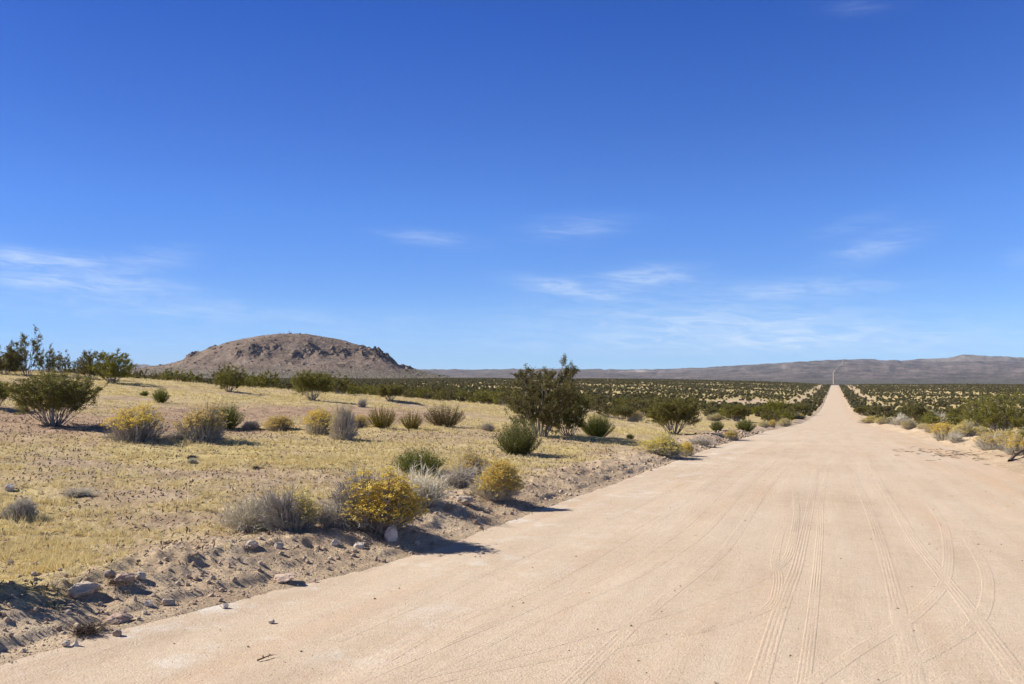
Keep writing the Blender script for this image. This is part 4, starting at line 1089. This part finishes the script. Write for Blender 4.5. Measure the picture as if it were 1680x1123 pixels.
w = bpy.data.worlds.new('World'); scene.world = w; w.use_nodes = True
w.node_tree.nodes.clear(); n = NT(w.node_tree)
sky = n.n('TexSky', sky_type='NISHITA', sun_disc=False, sun_elevation=math.radians(SUN_EL), sun_rotation=math.radians(SUN_AZ), altitude=1500., air_density=.6, dust_density=0., ozone_density=3.)
dirv = n.n('TexCoord').outputs['Generated']
sx = n.n('SeparateXYZ', i={0: dirv})
az = n.math('MULTIPLY', n.math('ARCTAN2', sx.outputs[0], sx.outputs[1]), 180/PI)
el = n.math('MULTIPLY', n.math('ARCSINE', sx.outputs[2]), 180/PI)
wisp_uv = n.n('CombineXYZ', i={0: n.math('MULTIPLY', az, .16), 1: n.math('ADD', n.math('MULTIPLY', el, 1.05), n.math('MULTIPLY', az, .06)), 2: 0.}).outputs[0]
st1 = n.noise(wisp_uv, 1.9, 8., .66, .8)
streak = n.rmap(st1, .40, .72)
total = None
def bearing(px, py):
    a_ = math.degrees(math.atan((px-840)/1350)); return a_-YAW, math.degrees(math.atan((612-py)/math.hypot(1350, px-840)))
for (px_, py_, wa, wv, slope, amp) in [(20, 424, 45, 12, 0, .8), (130, 430, 65, 9, -.05, .75), (140, 465, 120, 11, -.03, .95), (255, 425, 60, 14, .15, .35), (945, 373, 75, 14, .05, .40), (1058, 455, 75, 13, .05, .9), (920, 470, 70, 10, -.12, .75), (1000, 484, 80, 7, -.05, .4),
                                  (1300, 474, 130, 11, 0, .62), (1440, 404, 60, 15, .25, .5), (700, 390, 70, 9, -.08, .38), (1400, 368, 60, 10, .2, .2), (1415, 4, 50, 8, -.1, .14), (1680, 424, 18, 9, 0, .4), (350, 510, 160, 12, -.03, .30), (1180, 530, 260, 26, -.03, .8), (1330, 560, 300, 18, 0, .7), (600, 540, 300, 18, 0, .25), (950, 565, 260, 12, 0, .22), (120, 500, 200, 18, 0, .22), (250, 560, 260, 14, 0, .2)]:
    a0, e0 = bearing(px_, py_)
    da = n.math('SUBTRACT', az, a0); de = n.math('SUBTRACT', n.math('SUBTRACT', el, e0), n.math('MULTIPLY', da, slope))
    sa = wa/1350*57.3; se = wv/1350*57.3*1.25
    ex = n.math('ADD', n.math('POWER', n.math('ABSOLUTE', n.math('DIVIDE', da, sa)), 2.), n.math('POWER', n.math('ABSOLUTE', n.math('DIVIDE', de, se)), 2.))
    gs = n.math('MULTIPLY', n.math('EXPONENT', n.math('MULTIPLY', ex, -1.)), amp)
    total = gs if total is None else n.math('ADD', total, gs)
cl = n.math('MULTIPLY', total, n.math('ADD', n.math('MULTIPLY', streak, .85), .22), clamp=True)
# clear dry desert air: deeper blue aloft than the model's
gain = n.ramp(n.rmap(el, 0., 40.), [(0., GAIN[0]), (.0225, GAIN[1]), (.0975, GAIN[2]), (.275, GAIN[3]), (.425, GAIN[4]), (.593, GAIN[5]), (1., GAIN[6])])
side = n.ramp(n.rmap(az, -60., 20.), [(0., (.70, .72, .75)), (.15, (.74, .75, .78)), (.48, (.93, .93, .93)), (.8, (1.02, 1.02, 1.02)), (1., (1.14, 1.12, 1.1))])
skyc = n.mix(1., n.mix(1., sky.outputs[0], gain, 'MULTIPLY'), side, 'MULTIPLY')
mixc = n.mix(n.math('MULTIPLY', cl, .70), skyc, CLOUD)
bg = n.n('Background', i={'Color': mixc, 'Strength': SKY_STR})
n.t.links.new(bg.outputs[0], n.n('OutputWorld').inputs[0])

scene.view_settings.view_transform = 'Standard'; scene.view_settings.look = 'None'
scene.view_settings.exposure = EXPOSURE; scene.view_settings.gamma = 1
scene.view_settings.use_curve_mapping = False
scene.render.engine = 'CYCLES'
scene.cycles.use_denoising = True; scene.cycles.denoiser = 'OPENIMAGEDENOISE'; scene.cycles.denoising_input_passes = 'RGB_ALBEDO_NORMAL'; scene.cycles.denoising_prefilter = 'ACCURATE'
scene.cycles.max_bounces = 6; scene.cycles.diffuse_bounces = 3; scene.cycles.transparent_max_bounces = 4

# ------------------------------------------------------------------ desert air
if HAZE:
    g = Geo(); g.add(*box_arrays(-16500, 16500, -16500, 16500, -330, 420))
    m, n = material('desert_air')
    v = n.n('VolumePrincipled', i={'Color': (.80, .88, 1., 1), 'Density': HAZE, 'Anisotropy': 0.})
    n.t.links.new(v.outputs[0], n.n('OutputMaterial').inputs['Volume'])
    o = link('haze', g.mesh('haze', [m])); tag(o, "thin blue desert air over the far plain and hills", 'haze', kind='stuff')
